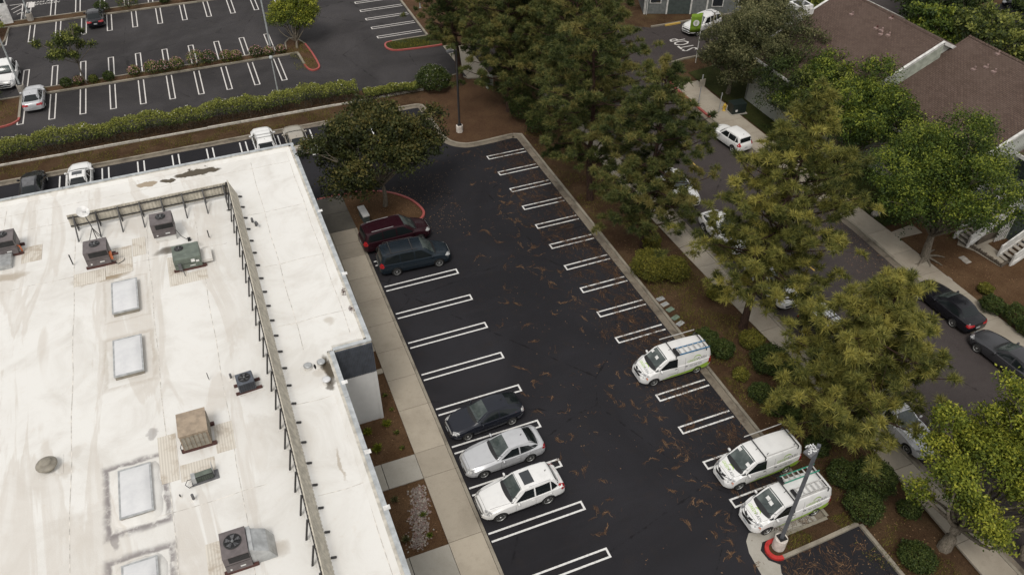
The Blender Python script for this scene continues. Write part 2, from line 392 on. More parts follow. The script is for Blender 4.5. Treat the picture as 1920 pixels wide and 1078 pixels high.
# --- bed edge: north strip, the bare wedge, the long east kerb, the lamp island
nose = arc(.47, -40.08, .58, 88, 275, 12)
wedge = smooth_path([(-3.4,10.42),(-2.75,10.25),(-2.52,9.4),(-2.52,5.2),(-2.3,3.4),(-1.5,2.35),(-.2,1.98),(3.3,2.15)], 5)
K = [(-64,10.1)]+wedge+[(3.93,1.85),(3.95,-38.0)]
kerb(K[:-2], gut=.42); kerb([(3.3,2.15),(3.93,1.85),(3.95,-20)], gut=.48); kerb([(3.95,-20),(3.95,-39.47)], gut=.48)
kerb([(3.95,-39.47),(.9,-39.5)], w=.16)
kerb([(.9,-39.5)]+nose[1:], name='red_kerb', mat='red_fresh', w=.2, h=.15, step=.3)
kerb([nose[-1],(2.9,-40.6),(5.22,-40.5)], w=.2); kerb([(5.22,-40.5),(5.2,-50),(5.2,-66)], w=.2, gut=None)
struct(sheet([(3.47,-38.9),(1.45,-38.95),(-.24,-38.76),(-.62,-39.1),(-.86,-39.7),(-.98,-40.9),(-1.05,-44),(-1.3,-66),(-.3,-66),(-.15,-44),(-.02,-41.2),(.2,-40.8),(-.2,-40.4),(-.25,-39.8),(.1,-39.45),(.9,-39.45),(3.47,-39.42)], .010, 'valley_gutter', 'concrete_pale'))
# soil beds (one continuous planted area east and north of the kerb)
bed_poly = [(-64,10.2)]+[(x+(.05 if x < -2 else 0), y+.06) for x, y in wedge]+[(4.02,1.9),(4.02,-39.5),(.95,-39.55)]+arc(.47,-40.08,.5,95,268,8)+[(2.9,-40.5),(5.3,-40.4),(5.32,-66),(8.6,-66),(8.75,-44),(8.9,-28),(8.5,-18),(8.65,-8),(8.7,8),(7.0,12.6),(3.2,13.5),(2.4,15.0),(-64,15.0)]
bed = struct(sheet(bed_poly, .10, 'planting_bed', 'soil'))
struct(sheet([(x+.2,y+.15) for x,y in wedge[4:]]+[(3.9,2.3),(4.4,1.4),(4.6,6),(4.3,12.6),(1.5,13.0),(-2.0,12.2)], .106, 'bare_soil', 'wedge'))
kerb([(-.5,14.3),(2.4,14.9),(3.2,13.6),(7.0,12.7)], w=.15)
# --- left walk
JT = [-66,-62,-58,-54,-50,-47,-43.5,-40.2,-37.0,-33.74,-29.56,-27.83,-24.6,-22.1,-19.6,-17.1,-14.6,-12.1,-9.6,-7.9,-6.25]
walk = struct(MB().box(-14.53,-66,-.05,-12.78,-1.5,.10).build('walkway', 'gutter'))
def slab(poly, mat, z0=.0, z1=.135, parent=walk, name='slab'):
    m_ = MB().prism(poly, z0, z1); return m_.build(name, mat, parent, bevel=.012)
for a, b in zip(JT[:-1], JT[1:]): slab([(-14.55,a+.012),(-12.79,a+.012),(-12.79,b-.012),(-14.55,b-.012)], 'concrete', z1=.135+random.uniform(-.004,.004))
for a, b in zip(JT[:-1], JT[1:]): slab([(-12.77,a+.008),(-12.60,a+.008),(-12.60,b-.008),(-12.77,b-.008)], 'kerb', z1=.132)
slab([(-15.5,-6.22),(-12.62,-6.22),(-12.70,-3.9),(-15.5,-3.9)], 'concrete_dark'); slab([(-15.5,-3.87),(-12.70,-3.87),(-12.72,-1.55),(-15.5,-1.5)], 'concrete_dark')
slab([(-15.5,-12.1),(-14.57,-12.1),(-14.57,-6.25),(-15.5,-6.25)], 'concrete'); slab([(-15.5,-19.3),(-14.57,-19.3),(-14.57,-12.13),(-15.5,-12.13)], 'concrete')
slab([(-15.5,-21.28),(-14.57,-21.28),(-14.57,-20.9),(-15.5,-20.9)], 'concrete')
slab([(-16.45,-29.54),(-14.57,-29.54),(-14.57,-27.85),(-16.45,-27.85)], 'concrete_pale'); slab([(-17.4,-29.54),(-16.48,-29.54),(-16.48,-27.85),(-17.4,-27.85)], 'concrete_pale')
slab([(-16.6,-36.9),(-14.57,-36.9),(-14.57,-33.78),(-16.6,-33.78)], 'concrete_pale'); slab([(-17.4,-36.9),(-16.63,-36.9),(-16.63,-33.78),(-17.4,-33.78)], 'concrete_pale')
for i, pl in enumerate([[(-17.4,-27.83),(-14.56,-27.83),(-14.56,-21.3),(-17.4,-21.3)], [(-17.4,-33.76),(-14.56,-33.76),(-14.56,-29.56),(-17.4,-29.56)], [(-15.5,-20.9),(-14.56,-20.9),(-14.56,-19.3),(-15.5,-19.3)]]):
    struct(sheet(pl, .09, 'mulch_bed', 'mulch'))
# pebble drain
gm = MB(); rr = random.Random(3)
for i in range(900):
    u = rr.random(); y = -30.0-3.4*u+rr.gauss(0,.1); x = -15.05-.95*u**1.3+rr.gauss(0,.26)-.0
    if not (-17.3 < x < -14.62): continue
    s_ = rr.uniform(.035,.09); q = Matrix.Rotation(rr.random()*6, 3, 'Z') @ Matrix.Rotation(rr.uniform(-.5,.5), 3, 'X')
    n0 = len(gm.v); gm.add([(s_,0,0),(0,s_*.8,0),(-s_,0,0),(0,-s_*.8,0),(0,0,s_*.6),(0,0,-s_*.5)], [(0,1,4),(1,2,4),(2,3,4),(3,0,4),(1,0,5),(2,1,5),(3,2,5),(0,3,5)], rr.choice((0,0,1,2)))
    for k in range(n0, len(gm.v)): gm.v[k] = tuple(q @ Vector(gm.v[k])+Vector((x,y,.10)))
tag(gm.build('pebble_drain', ['gravel','stone','pink_vent']), 'strip of grey and pink pebbles running across the mulch bed', 'pebbles', kind='stuff')
# --- tree island at the north end of the walk
isl = smooth_path([(-14.6,-1.40),(-12.7,-1.42),(-11.5,-1.5),(-10.2,-1.85),(-8.8,-2.75),(-7.75,-4.1),(-7.3,-5.5),(-7.35,-6.4),(-7.9,-7.0),(-9,-7.15)], 5)
struct(strip(isl, -.18, 0, -.02, .14, 'red_kerb', 'red_old', None, .006))
struct(sheet([(-12.7,-7.9),(-12.7,-1.6)]+[(x, y-.14) for x, y in isl if -12.6 < x < -8.9 and y > -3]+[(-7.95,-4.2),(-7.5,-5.5),(-7.5,-6.4),(-8,-6.9),(-9.5,-7.2),(-12.5,-7.8)], .10, 'tree_island', 'mulch'))

# --- painted stall marks (double line with a closed end)
def umark(cx, cy, L_, ang, par, mat='line', w=.58, lw=.105, open_end=True, z=.006):
    m_ = MB(); h = w/2; m_.box(0,h-lw,0,L_,h,.003).box(0,-h,0,L_,-h+lw,.003).box(0,-h+lw,0,lw,h-lw,.003)
    o = m_.build('stall_marking', mat, par, loc=(cx,cy,z)); o.rotation_euler = (0,0,ang); return o
for k in range(15): umark(-.05, -.53-k*2.603, 3.42, random.uniform(-.004,.004), lot)
for k in range(-1, 10): umark(-7.2-.012*k, -13.68-k*2.926, 5.22, R(180), lot)
for i, x in enumerate([-41.2,-38.4,-35.9,-33.1,-29.9+.0,-27.15,-24.4,-21.6,-18.85,-16.1,-13.3,-10.5,-7.7,-4.9]): umark(x, 5.3, 4.35, R(90), lot, w=.6)
for k in range(-3, 9):
    x = -34.24+k*2.6
    umark(x, 20.0, 5.2, R(90), upper, 'line_worn'); 
for k in range(-4, 9): umark(-34.24+k*2.6+.0, 31.65, 4.8, R(-90), upper, 'line_worn')
for k in range(-4, 10): umark(-34.2+k*2.6, 38.65, 4.7, R(90), upper, 'line_worn')
for k in range(-4, 10): umark(-34.85+k*2.6, 50.6, 5.2, R(-90), upper, 'line_worn')
for k in range(5): umark(-2.55, 26.4+k*2.55, 4.9, 0, upper, 'line_worn')
umark(-2.5, 39.4, 4.9, 0, upper, 'line_worn'); umark(-2.5, 41.9, 4.9, 0, upper, 'line_worn')
# hatched zone and stencil in the far corner
for a, b in (((31,0),(42,8)),): pass
def gline(par, p0, p1, w=.12, mat='line_worn', z=.007):
    a, b = Vector((*p0,0)), Vector((*p1,0)); d = (b-a).normalized(); n_ = Vector((-d.y,d.x,0))*w/2
    m_ = MB().prism([tuple((a+n_)[:2]),tuple((a-n_)[:2]),tuple((b-n_)[:2]),tuple((b+n_)[:2])], z, z+.003); return m_.build('hatch_line', mat, par)
P_ = lambda x, y: G(x, y)
gline(upper, P_(40,37), P_(43,8)); 
for a, b in (((18,11),(42,8)),((21,19),(42,9)),((25,25),(41,17)),((32,28),(40,24))): gline(upper, P_(*a), P_(*b), .1)
def text_mesh(s, size, align='CENTER'):
    c = bpy.data.curves.new('lettering', 'FONT'); c.body = s; c.size = size; c.align_x = align; c.align_y = 'CENTER'; c.resolution_u = 2
    o = bpy.data.objects.new('lettering', c); COL.objects.link(o); dg = bpy.context.evaluated_depsgraph_get(); dg.update()
    me = bpy.data.meshes.new_from_object(o.evaluated_get(dg)); bpy.data.objects.remove(o); bpy.data.curves.remove(c); return me
def flat_text(s, size, x, y, z, rz, mat, par, sx=1, sy=1, name='lettering'):
    me = text_mesh(s, size); me.materials.clear(); me.materials.append(MAT[mat])
    for v in me.vertices: v.co.x *= sx; v.co.y *= sy
    o = link(name, me, par, (x,y,z)); o.rotation_euler = (0,0,rz); return o
q = G(76,7); flat_text('CLEAN AIR', .62, q[0], q[1]+.5, .01, 0, 'line_worn', upper); flat_text('VANPOOL/EV', .62, q[0]+.2, q[1]-.25, .01, 0, 'line_worn', upper)
q = G(59,10); m_ = MB().box(-.33,-.8,0,-.04,.8,.003).box(.04,-.8,0,.33,.8,.003).build('stall_symbol', 'line_worn', upper, loc=(q[0],q[1],.008))
flat_text('STOP', 1.35, 27.1, 12.9, .006, R(90), 'line_worn', street, 1.0, 1.9, 'stop_lettering')
# --- upper-lot medians, islands and kerbs
def island(poly, nm='planted_median', mat='wedge', km='kerb', w=.16, h=.14):
    a = sum(poly[i][0]*poly[(i+1)%len(poly)][1]-poly[(i+1)%len(poly)][0]*poly[i][1] for i in range(len(poly)))
    if a < 0: poly = poly[::-1]
    struct(sheet(poly, .10, nm, mat)); return poly
med = [(-36.5,25.35),(-11.25,25.5),(-11.1,22.6),(-10.95,21.6),(-10.6,21.0),(-10.2,20.95),(-9.75,21.3),(-9.6,22.2),(-9.7,25),(-9.95,27.5),(-10.5,29.0),(-11.3,29.6),(-12.0,28.5),(-12.2,26.85),(-36.5,26.75)]
island(med)
struct(strip(resample([(-36.5,25.35),(-11.25,25.5),(-11.1,22.6)],2), 0, .2, -.02, .15, 'kerb', 'kerb', None, .006))
struct(strip(smooth_path([(-11.1,22.6),(-10.95,21.6),(-10.6,21.0),(-10.2,20.95),(-9.75,21.3),(-9.6,22.2),(-9.7,25),(-9.95,27.5)],4), 0, .17, -.02, .14, 'red_kerb', 'red_old'))
struct(strip(resample([(-9.95,27.5),(-10.5,29),(-11.3,29.6),(-12,28.5),(-12.2,26.85),(-36.5,26.75)],2), 0, .16, -.02, .14, 'kerb', 'kerb'))
med2 = [(-42,43.4),(-5,43.3),(-5,45.0),(-42,45.1)]; island(med2, mat='soil')
struct(strip(resample([(-42,43.4),(-5,43.3)],2), 0, .22, -.02, .15, 'kerb', 'kerb')); struct(strip(resample([(-5,45.0),(-42,45.1)],2), 0, .16, -.02, .15, 'kerb', 'kerb'))
west = [(-45,25.5),(-36.95,25.6),(-36.9,21.2),(-37.1,20.6),(-38.6,19.9),(-45,19.4)]; island(west, mat='wedge')
struct(strip(resample([(-45,25.6),(-36.9,25.65),(-36.85,21.2)],2), -.2, 0, -.02, .15, 'kerb', 'kerb')); struct(strip(smooth_path([(-36.85,21.2),(-37.1,20.5),(-38.6,19.85),(-45,19.35)],4), -.17, 0, -.02, .14, 'red_kerb', 'red_old'))
struct(strip([(-42.1,34),(-39.8,38.3),(-39.4,40),(-39.2,43.4)], -.17, 0, -.02, .14, 'kerb', 'kerb')); island([(-48,34),(-42.1,34),(-39.8,38.3),(-39.4,40),(-39.2,43.4),(-48,43.4)], mat='wedge')
ei = smooth_path([(2.45,24.85),(-1.4,24.8),(-2.3,24.3),(-2.35,23.2),(-1.6,22.4),(.3,22.1),(2.4,21.95),(3.3,21.95)], 5)
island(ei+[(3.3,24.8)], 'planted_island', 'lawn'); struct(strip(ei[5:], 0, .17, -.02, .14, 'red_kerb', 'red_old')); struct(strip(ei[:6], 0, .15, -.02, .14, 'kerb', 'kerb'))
kerb([(2.48,80),(2.48,24.9)], w=.2); struct(sheet([(2.6,24.9),(8.6,24.9),(8.6,80),(2.6,80)], .09, 'soil_strip', 'wedge'))
# low concrete wall under the hedge
lw = resample([(-64,12.85),(-1.5,12.95)], 2.9); root = thing('low_wall', 'low off white concrete wall along the foot of the long hedge', 'wall', (0,0,.1))
for i, (a, b) in enumerate(zip(lw[:-1], lw[1:])):
    MB().box(a[0]+.01, a[1]-.07+random.uniform(-.01,.01), -.05, b[0]-.01, a[1]+.07, .17+random.uniform(-.03,.03)).build('wall_block', 'stucco', root, bevel=.015)

# --- street walks
swW = smooth_path([(8.7,9),(8.55,0),(8.4,-10),(8.55,-19),(8.8,-26),(9.1,-31),(9.15,-39),(8.9,-45),(8.8,-56),(8.8,-66)], 3)
def run_slabs(pathL, pathR, y0, y1, step, mat, nm, extra=None):
    base = None; ys = np.arange(y0, y1, -step)
    def X(path, y):
        p = sorted(path, key=lambda q: q[1]); return float(np.interp(y, [q[1] for q in p], [q[0] for q in p]))
    root = struct(MB().prism([(X(pathL,y)+.02,y) for y in np.linspace(y0,y1,20)]+[(X(pathR,y)-.02,y) for y in np.linspace(y1,y0,20)], -.04, .085).build(nm, 'gutter'))
    for a, b in zip(ys[:-1], ys[1:]):
        o = MB().prism([(X(pathL,a),a-.012),(X(pathR,a),a-.012),(X(pathR,b),b+.012),(X(pathL,b),b+.012)], 0, .13+random.uniform(-.006,.006)).build('slab', mat, root, bevel=.012)
    return root
kL = [(10.12,12),(10.12,-20),(10.45,-33),(10.55,-40),(10.5,-66)]
run_slabs(swW, [(x-.02,y) for x, y in kL], 8.5, -64, 2.35, 'street_walk', 'street_walkway')
struct(strip(resample(kL,2.4), 0, .17, -.02, .14, 'kerb', 'kerb', None, .004)); struct(strip(resample(kL,2.4), .175, .55, -.02, .012, 'gutter', 'gutter'))
kR = [(21.85,-66),(21.9,-30),(22.2,-20),(21.6,-10),(21.0,-2),(21.0,4.5)]
wR = [(24.2,-66),(24.25,-32),(24.15,-20),(23.9,-8),(23.7,2),(23.9,6)]
run_slabs([(x+.2,y) for x, y in kR], wR, 5, -64, 2.6, 'street_walk', 'far_walkway')
struct(strip(resample(kR[:-2]+[(20.98,-1.6)],2.4)[::-1], -.0, .17, -.02, .15, 'kerb', 'kerb', None, .004)); struct(strip(resample([(20.98,-1.6),(20.95,2),(21.0,5.0),(21.6,7.4)],1.2)[::-1], 0, .18, -.02, .155, 'red_kerb', 'red_old'))
struct(strip(resample(kR,2.4), 0, .42, -.02, .010, 'gutter', 'gutter'))
struct(strip(resample([(26,17.95),(40,17.8),(75,17.7)],2), 0, .17, -.02, .14, 'kerb', 'kerb')); struct(strip(resample([(23.6,9.6),(25.2,9.9),(40,10.1)],2)[::-1], 0, .17, -.02, .14, 'kerb', 'kerb'))
q0 = G(1248,50); q1 = G(1276,45); struct(strip([q0,q1], 0, .2, -.02, .15, 'yellow_kerb', 'yellow'))
for a, b in ((G(1289,298),G(1318,322)),(G(1497,482),G(1528,508))):
    o = gline(street, a, b, .13, 'yellow', .004); o.name = 'lane_dash'
gline(street, (16.1,9), (16.1,6.5), .13, 'yellow', .004).name = 'lane_dash'
# grass and mulch on the far side of the street
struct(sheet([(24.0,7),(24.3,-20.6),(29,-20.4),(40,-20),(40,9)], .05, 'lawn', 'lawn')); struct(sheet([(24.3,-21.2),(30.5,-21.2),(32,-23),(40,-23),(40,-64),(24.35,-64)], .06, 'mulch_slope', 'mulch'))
# utility covers set in the soil
for i, (px, py, mt, w_) in enumerate([(1238,563,'galv',''),(1246,573,'concrete_pale',''),(1256,583,'green_box',''),(1266,598,'green_box',''),(1275,609,'galv','')]):
    x, y = G(px, py); lb = ['pale grey utility cover nearest the round olive shrub','cream concrete utility cover, second from the olive shrub','greyish green utility cover in the middle of the row of five','darker green utility cover, fourth from the olive shrub','pale utility cover at the van end of the row of five'][i]
    o = MB().box(-.27,-.17,0,.27,.17,.05,0).box(-.23,-.13,.05,.23,.13,.058,1).build('utility_cover', [mt,'green_box' if mt=='green_box' else 'galv'], None, loc=(x,y,.1), bevel=.01); o.rotation_euler = (0,0,R(8+i*3)); tag(o, lb, 'cover', 'utility covers beside the kerb')
for i, (px, py, lb) in enumerate([(1805,486,'pale stepping cover in mulch nearer the street tree roots'),(1812,492,'pale stepping cover in mulch just below its neighbour'),(1776,525,'square concrete utility cover at the edge of the far walkway')]):
    x, y = G(px, py); tag(MB().box(-.25,-.2,0,.25,.2,.05).build('utility_cover', 'stone', None, loc=(x,y,.06), bevel=.01), lb, 'cover')
# ================================================================== WAREHOUSE BUILDING
Z = 6.0
bld = thing('flat_roof_building', 'low building with a dirty white membrane roof beside the sidewalk', 'building', (-25,-20,0))
def B(mb, name, mat, **k):
    o = mb.build(name, mat, bld, **k); o.location = (o.location[0]+25, o.location[1]+20, o.location[2]); return o
foot = [(-64,-3.35),(-15.72,-3.0),(-15.48,-24.6),(-17.5,-24.6),(-17.33,-38.2),(-17.1,-66),(-64,-66)]
foot_in = [(-64,-3.65),(-16.0,-3.32),(-15.78,-24.28),(-17.8,-24.28),(-17.63,-38.2),(-17.4,-66),(-64,-66)]
# walls
m_ = MB(); 
for a, b in zip(foot[:-1], foot[1:]):
    if a[0] == -64 and b[0] == -64: continue
    d = Vector((b[0]-a[0], b[1]-a[1])).normalized(); n_ = Vector((d.y,-d.x))*.0
    nn = Vector((-d.y, d.x)); ins = -1 if True else 1
    q0 = (a[0]+nn.x*-.25, a[1]+nn.y*-.25); q1 = (b[0]+nn.x*-.25, b[1]+nn.y*-.25)
    m_.prism([a,b,q1,q0], 0, Z+.12)
B(m_, 'wall', 'stucco')
# south end wall of the north block: pale below, corrugated charcoal above
B(MB().box(-17.6,-24.66,0,-15.47,-24.61,3.95), 'end_wall', 'light_wall'); B(MB().box(-15.62,-24.69,0,-15.45,-24.665,3.95), 'corner_trim', 'light_wall')
m_ = MB(); x = -17.55
while x < -15.5: m_.box(x,-24.70,4.0,x+.045,-24.63,Z+.1); x += .085
B(MB().box(-17.6,-24.64,3.97,-15.47,-24.61,Z+.1), 'cladding_panel', 'charcoal'); ob = B(m_, 'cladding_rib', 'charcoal'); ob['kind'] = 'stuff'
# roof deck
RM = NT('roof_membrane'); t = RM; p = t.pos()
n0 = t.noise(p, .35, 6, .65, .8); n1 = t.noise(p, 2.2, 5, .7); n2 = t.noise(p, 14, 3, .7)
stream = t.noise(t.pos((1.0,.16,1)), .55, 4, .6, 1.1)
sep = t.n('SeparateXYZ'); t.l(p, sep.inputs[0])
wx = t.math('ADD', sep.outputs[0], t.math('MULTIPLY_ADD', t.noise(p, .9, 4, .6), 1.0, -.5)); wy = t.math('ADD', sep.outputs[1], t.math('MULTIPLY_ADD', t.noise(t.pos((1.1,1.1,2)), 1.0, 4, .6), 1.0, -.5))
base = t.mix(t.ramp(n0, .40, .72), (.70,.688,.658), (.60,.578,.54))
band = t.math('SUBTRACT', t.ramp(stream, .50, .56), t.math('MULTIPLY', t.ramp(stream, .58, .66), .55))
west = t.ramp(sep.outputs[0], -20.6, -23.0)
base = t.mix(t.math('MULTIPLY', t.math('MULTIPLY', band, west), .48), base, (.52,.475,.42))
base = t.mix(t.math('MULTIPLY', t.ramp(n1, .54, .8), .28), base, (.55,.48,.40))
base = t.mix(t.math('MULTIPLY', t.ramp(n2, .55, .85), .16), base, (.6,.55,.49))
def ell(x, y, rx, ry, s, col, soft=.5):
    global base
    a = t.math('POWER', t.math('DIVIDE', t.math('SUBTRACT', wx, x), rx), 2); b_ = t.math('POWER', t.math('DIVIDE', t.math('SUBTRACT', wy, y), ry), 2)
    f = t.ramp(t.math('ADD', a, b_), 1.0, 1.0-soft); base = t.mix(t.math('MULTIPLY', f, s), base, col)
def box_ring(x, y, hx, hy, w0, w1, s, col):
    global base
    ax = t.math('SUBTRACT', t.math('ABSOLUTE', t.math('SUBTRACT', t.math('MULTIPLY_ADD', t.math('SUBTRACT', wx, sep.outputs[0]), .35, sep.outputs[0]), x)), hx)
    ay = t.math('SUBTRACT', t.math('ABSOLUTE', t.math('SUBTRACT', t.math('MULTIPLY_ADD', t.math('SUBTRACT', wy, sep.outputs[1]), .35, sep.outputs[1]), y)), hy)
    d = t.math('MAXIMUM', ax, ay)
    f = t.math('MULTIPLY', t.ramp(d, w0, w0+.12), t.ramp(d, w1, w0+.15)); f = t.math('MULTIPLY', f, t.ramp(n1, .25, .55))
    base = t.mix(t.math('MULTIPLY', f, s), base, col)
BR, DK, GY = (.30,.235,.16), (.09,.075,.055), (.20,.18,.18)
for px, py, rx, ry, s_, c_, so_ in [(372,323,1.7,.46,1.0,DK,.35),(275,346,.8,.36,.9,BR,.35),(314,339,.5,.26,1.0,DK,.4),(190,520,1.9,.6,.95,BR,.8),(335,466,1.5,.5,.9,DK,.8),(614,692,.34,1.2,1.0,DK,.8),(622,722,.3,.4,.8,DK,.7),(645,548,.15,.3,.3,BR,.5),
        (620,600,.5,.5,.4,BR,.9),(640,870,.12,1.2,.55,BR,.9),(215,1015,.22,.55,.6,GY,.7),(290,812,.3,.4,.5,GY,.7),(145,845,.4,.5,.2,BR,.9),(128,880,.5,.5,.35,BR,.9),(520,1030,.7,.5,.4,BR,.9),(12,520,1.5,.5,.6,BR,.9),(40,335,3.5,.25,.35,BR,.9),(380,878,.6,.45,.25,BR,.9),(365,800,1.1,1.2,.22,BR,.9),(620,410,.25,3.5,.22,BR,.9),(600,700,.35,.4,.3,BR,.9)]:
    ell(*G(px,py,Z), rx, ry, s_, c_, so_)
box_ring(-27.37,-29.9,.66,1.3,.38,.85,.88,GY); box_ring(-27.37,-34.9,.66,1.3,.38,.9,.85,GY); box_ring(-27.36,-21.1,.7,1.4,.3,.75,.30,BR); box_ring(-27.36,-16.0,.7,1.4,.3,.55,.22,BR)
t.bump(t.math('ADD', t.math('MULTIPLY', n1, .6), n2), .22, .03)
MAT['membrane'] = t.fin(base, .8, spec=.2)
dk = B(MB().prism(foot_in, Z-.2, Z), 'roof_deck', 'membrane')
# cant strip + parapet + metal coping in lengths
def para(a, b, inner):
    d = Vector((b[0]-a[0], b[1]-a[1])); L_ = d.length; d.normalize(); nn = Vector((d.y,-d.x)) if inner else Vector((-d.y,d.x))
    ai = Vector(a)+nn*.34; bi = Vector(b)+nn*.34; af = Vector(a)+nn*.62; bf = Vector(b)+nn*.62
    m_ = MB(); m_.add([(*ai,Z-.05),(*bi,Z-.05),(*bi,Z+.19),(*ai,Z+.19),(*af,Z+.004),(*bf,Z+.004)], [(3,2,5,4),(0,1,5,4),(0,3,4),(1,5,2)])
    B(m_, 'cant_strip', 'membrane')
    m_ = MB().prism([a,b,tuple(bi),tuple(ai)], Z-.1, Z+.2); B(m_, 'parapet', 'stucco')
    n_ = max(1, round(L_/3.05)); w0, w1 = -.03, .19
    for i in range(n_):
        s0 = Vector(a)+d*(L_*i/n_+.012); s1 = Vector(a)+d*(L_*(i+1)/n_-.012)
        q = [s0-nn*.03, s1-nn*.03, s1+nn*.20, s0+nn*.20]
        B(MB().prism([tuple(v) for v in q], Z+.205, Z+.25+random.uniform(0,.005)), 'coping', 'grey_coping')
para((-64,-3.35),(-15.72,-3.0),True); para((-15.72,-3.02),(-15.48,-24.6),True); para((-15.48,-24.58),(-17.5,-24.58),True); para((-17.5,-24.6),(-17.33,-38.2),True); para((-17.33,-38.2),(-17.1,-66),True)
for p_ in [(-15.6,-12),(-17.45,-27),(-17.43,-31.6),(-17.4,-34.8),(-15.55,-18.7)]:
    B(MB().box(p_[0]-.14,p_[1]-.12,Z+.252,p_[0]+.16,p_[1]+.12,Z+.262), 'coping_joint', 'white')
# membrane lap seams
def seam(pts, z=Z, w=.05, mat='seam'):
    pts = [G(*q, z) for q in pts]
    o = strip(resample(pts, 1.5), -w/2, w/2, z, z+.007, 'membrane_seam', mat, bld); o.location = (25,20,0)
MAT['seam'] = simple('seam_line', (.62,.585,.535), .8, var=.2)
for s_ in [[(322,500),(300,720),(222,868),(208,1078)],[(322,560),(305,700),(218,905)],[(430,560),(470,850),(525,1078)],[(630,375),(575,500),(455,1078)]][:0]: seam(s_)
for x, y0, y1 in [(-26.0,-9,-48),(-30.1,-9,-50),(-34.2,-4,-50),(-23.1,-9,-48),(-18.9,-4.2,-24),(-18.0,-25,-50),(-16.35,-4,-24)]:
    o = strip([(x+.03*math.sin(q*1.1),q) for q in np.arange(y0,y1,-1.5)], 0, .035, Z, Z+.006, 'membrane_seam', 'seam', bld); o.location = (25,20,0)
for y, x0, x1 in [(-7.0,-38,-20.9),(-12.9,-36,-21.5),(-10.5,-20.2,-16.2),(-16.1,-20,-16.1),(-21.5,-20,-16.1),(-27.4,-20,-17.9),(-33,-20,-17.9),(-5.0,-38,-16.4),(-25.8,-22.4,-21.2),(-31.5,-26.5,-22)]:
    o = strip([(q,y+.05*math.sin(q*2.1)) for q in np.arange(x0,x1,1.2)]+[(x1,y)], 0, .03, Z, Z+.005, 'membrane_seam', 'seam', bld); o.location = (25,20,0)
def pad(x0, y0, x1, y1, mat='pad'): B(MB().box(x0,y0,Z,x1,y1,Z+.018), 'roof_pad', mat)
pad(-30.1,-13.9,-28.4,-12.75); pad(-28.37,-13.6,-26.9,-12.3); pad(-26.85,-12.2,-26.1,-10.4); pad(-25.0,-15.9,-24.0,-13.1); pad(-24.0,-15.9,-22.9,-15.0); pad(-22.9,-14.8,-22.3,-13.2,'membrane'); pad(-28.0,-12.25,-26.9,-11.0)
pad(-26.35,-29.8,-25.55,-27.0); pad(-23.85,-28.95,-23.0,-27.2); pad(-25.5,-30.0,-24.0,-29.05); pad(-24.85,-35.6,-24.15,-33.6); pad(-33.0,-10.5,-31.9,-8.9)
pad(-31.3,-27.5,-30.4,-26.4,'membrane')

# ---------------- mechanical screen walls
def screen_wall(name, label, a, b, z0, z1, inward, sp, ribs=.21, lean=0.0, foot=.45, posts=True):
    """corrugated screen from a to b; inward is the horizontal unit vector of its braces"""
    a, b = Vector((*a,0)), Vector((*b,0)); d = (b-a); L_ = d.length; d.normalize(); iw = Vector((*inward,0))
    r_ = thing(name, label, 'screen wall', (a.x,a.y,Z))
    n_ = int(L_/1.02); st = L_/n_
    for i in range(n_):
        m_ = MB(); k = int(round(st/ribs*2)); vs = []; 
        for j in range(k+1):
            s_ = d*(i*st+st*j/k-(.001 if j == k else 0)); off = iw*(.035 if j % 2 else 0)
            for zz in (z0, z1): vs.append(s_+off-iw*(lean if zz == z0 else 0)+Vector((0,0,zz)))
        m2 = [v+iw*.006 for v in vs]; k2 = len(vs)
        fs = [(2*j,2*j+2,2*j+3,2*j+1) for j in range(k)]+[(k2+2*j+1,k2+2*j+3,k2+2*j+2,k2+2*j) for j in range(k)]+[(2*j+1,2*j+3,k2+2*j+3,k2+2*j+1) for j in range(k)]
        m_.add(vs+m2, fs); m_.build('screen_panel', 'screen', r_)
    for zz in (z0+.14, z1-.16):
        MB().beam(iw*.06+Vector((0,0,zz)), d*L_+iw*.06+Vector((0,0,zz)), .05, .07).build('rail', 'dark_metal', r_)
    MB().beam(Vector((0,0,z1+.01))-iw*.005, d*L_+Vector((0,0,z1+.01))-iw*.005, .05, .02).build('top_trim', 'screen', r_)
    n_ = int(L_/sp); o0 = (L_-n_*sp)/2
    for i in range(n_+1):
        s_ = d*(o0+i*sp)+iw*.10
        if posts: MB().beam(s_+Vector((0,0,0)), s_+Vector((0,0,z1-.05)), .06, .06).build('post', 'dark_metal', r_)
        f = s_+iw*foot; m_ = MB().beam(f+Vector((0,0,.0)), s_+Vector((0,0,z1-.02)), .075, .075)
        m_.build('brace', 'dark_metal', r_)
        e = s_-iw*(.10+lean)
        MB().beam(e+Vector((0,0,.12)), e-iw*.22+Vector((0,0,.05)), .07, .09).build('anchor', 'dark_metal', r_)
        MB().box(f.x-.14,f.y-.14,0,f.x+.14,f.y+.14,.02).build('base_flashing', 'membrane', r_)
    return r_
screen_wall('screen_wall', 'long tan corrugated screen wall running the length of the white roof', (-20.62,-8.05), (-20.52,-44), .12, 1.36, (-1,0), 1.27, lean=.42, foot=.26, posts=False)
screen_wall('screen_wall', 'shorter grey corrugated screen wall crossing the roof behind the fan units', (-20.62,-8.0), (-30.2,-8.15), .25, 1.15, (0,-1), 1.27, foot=1.25)

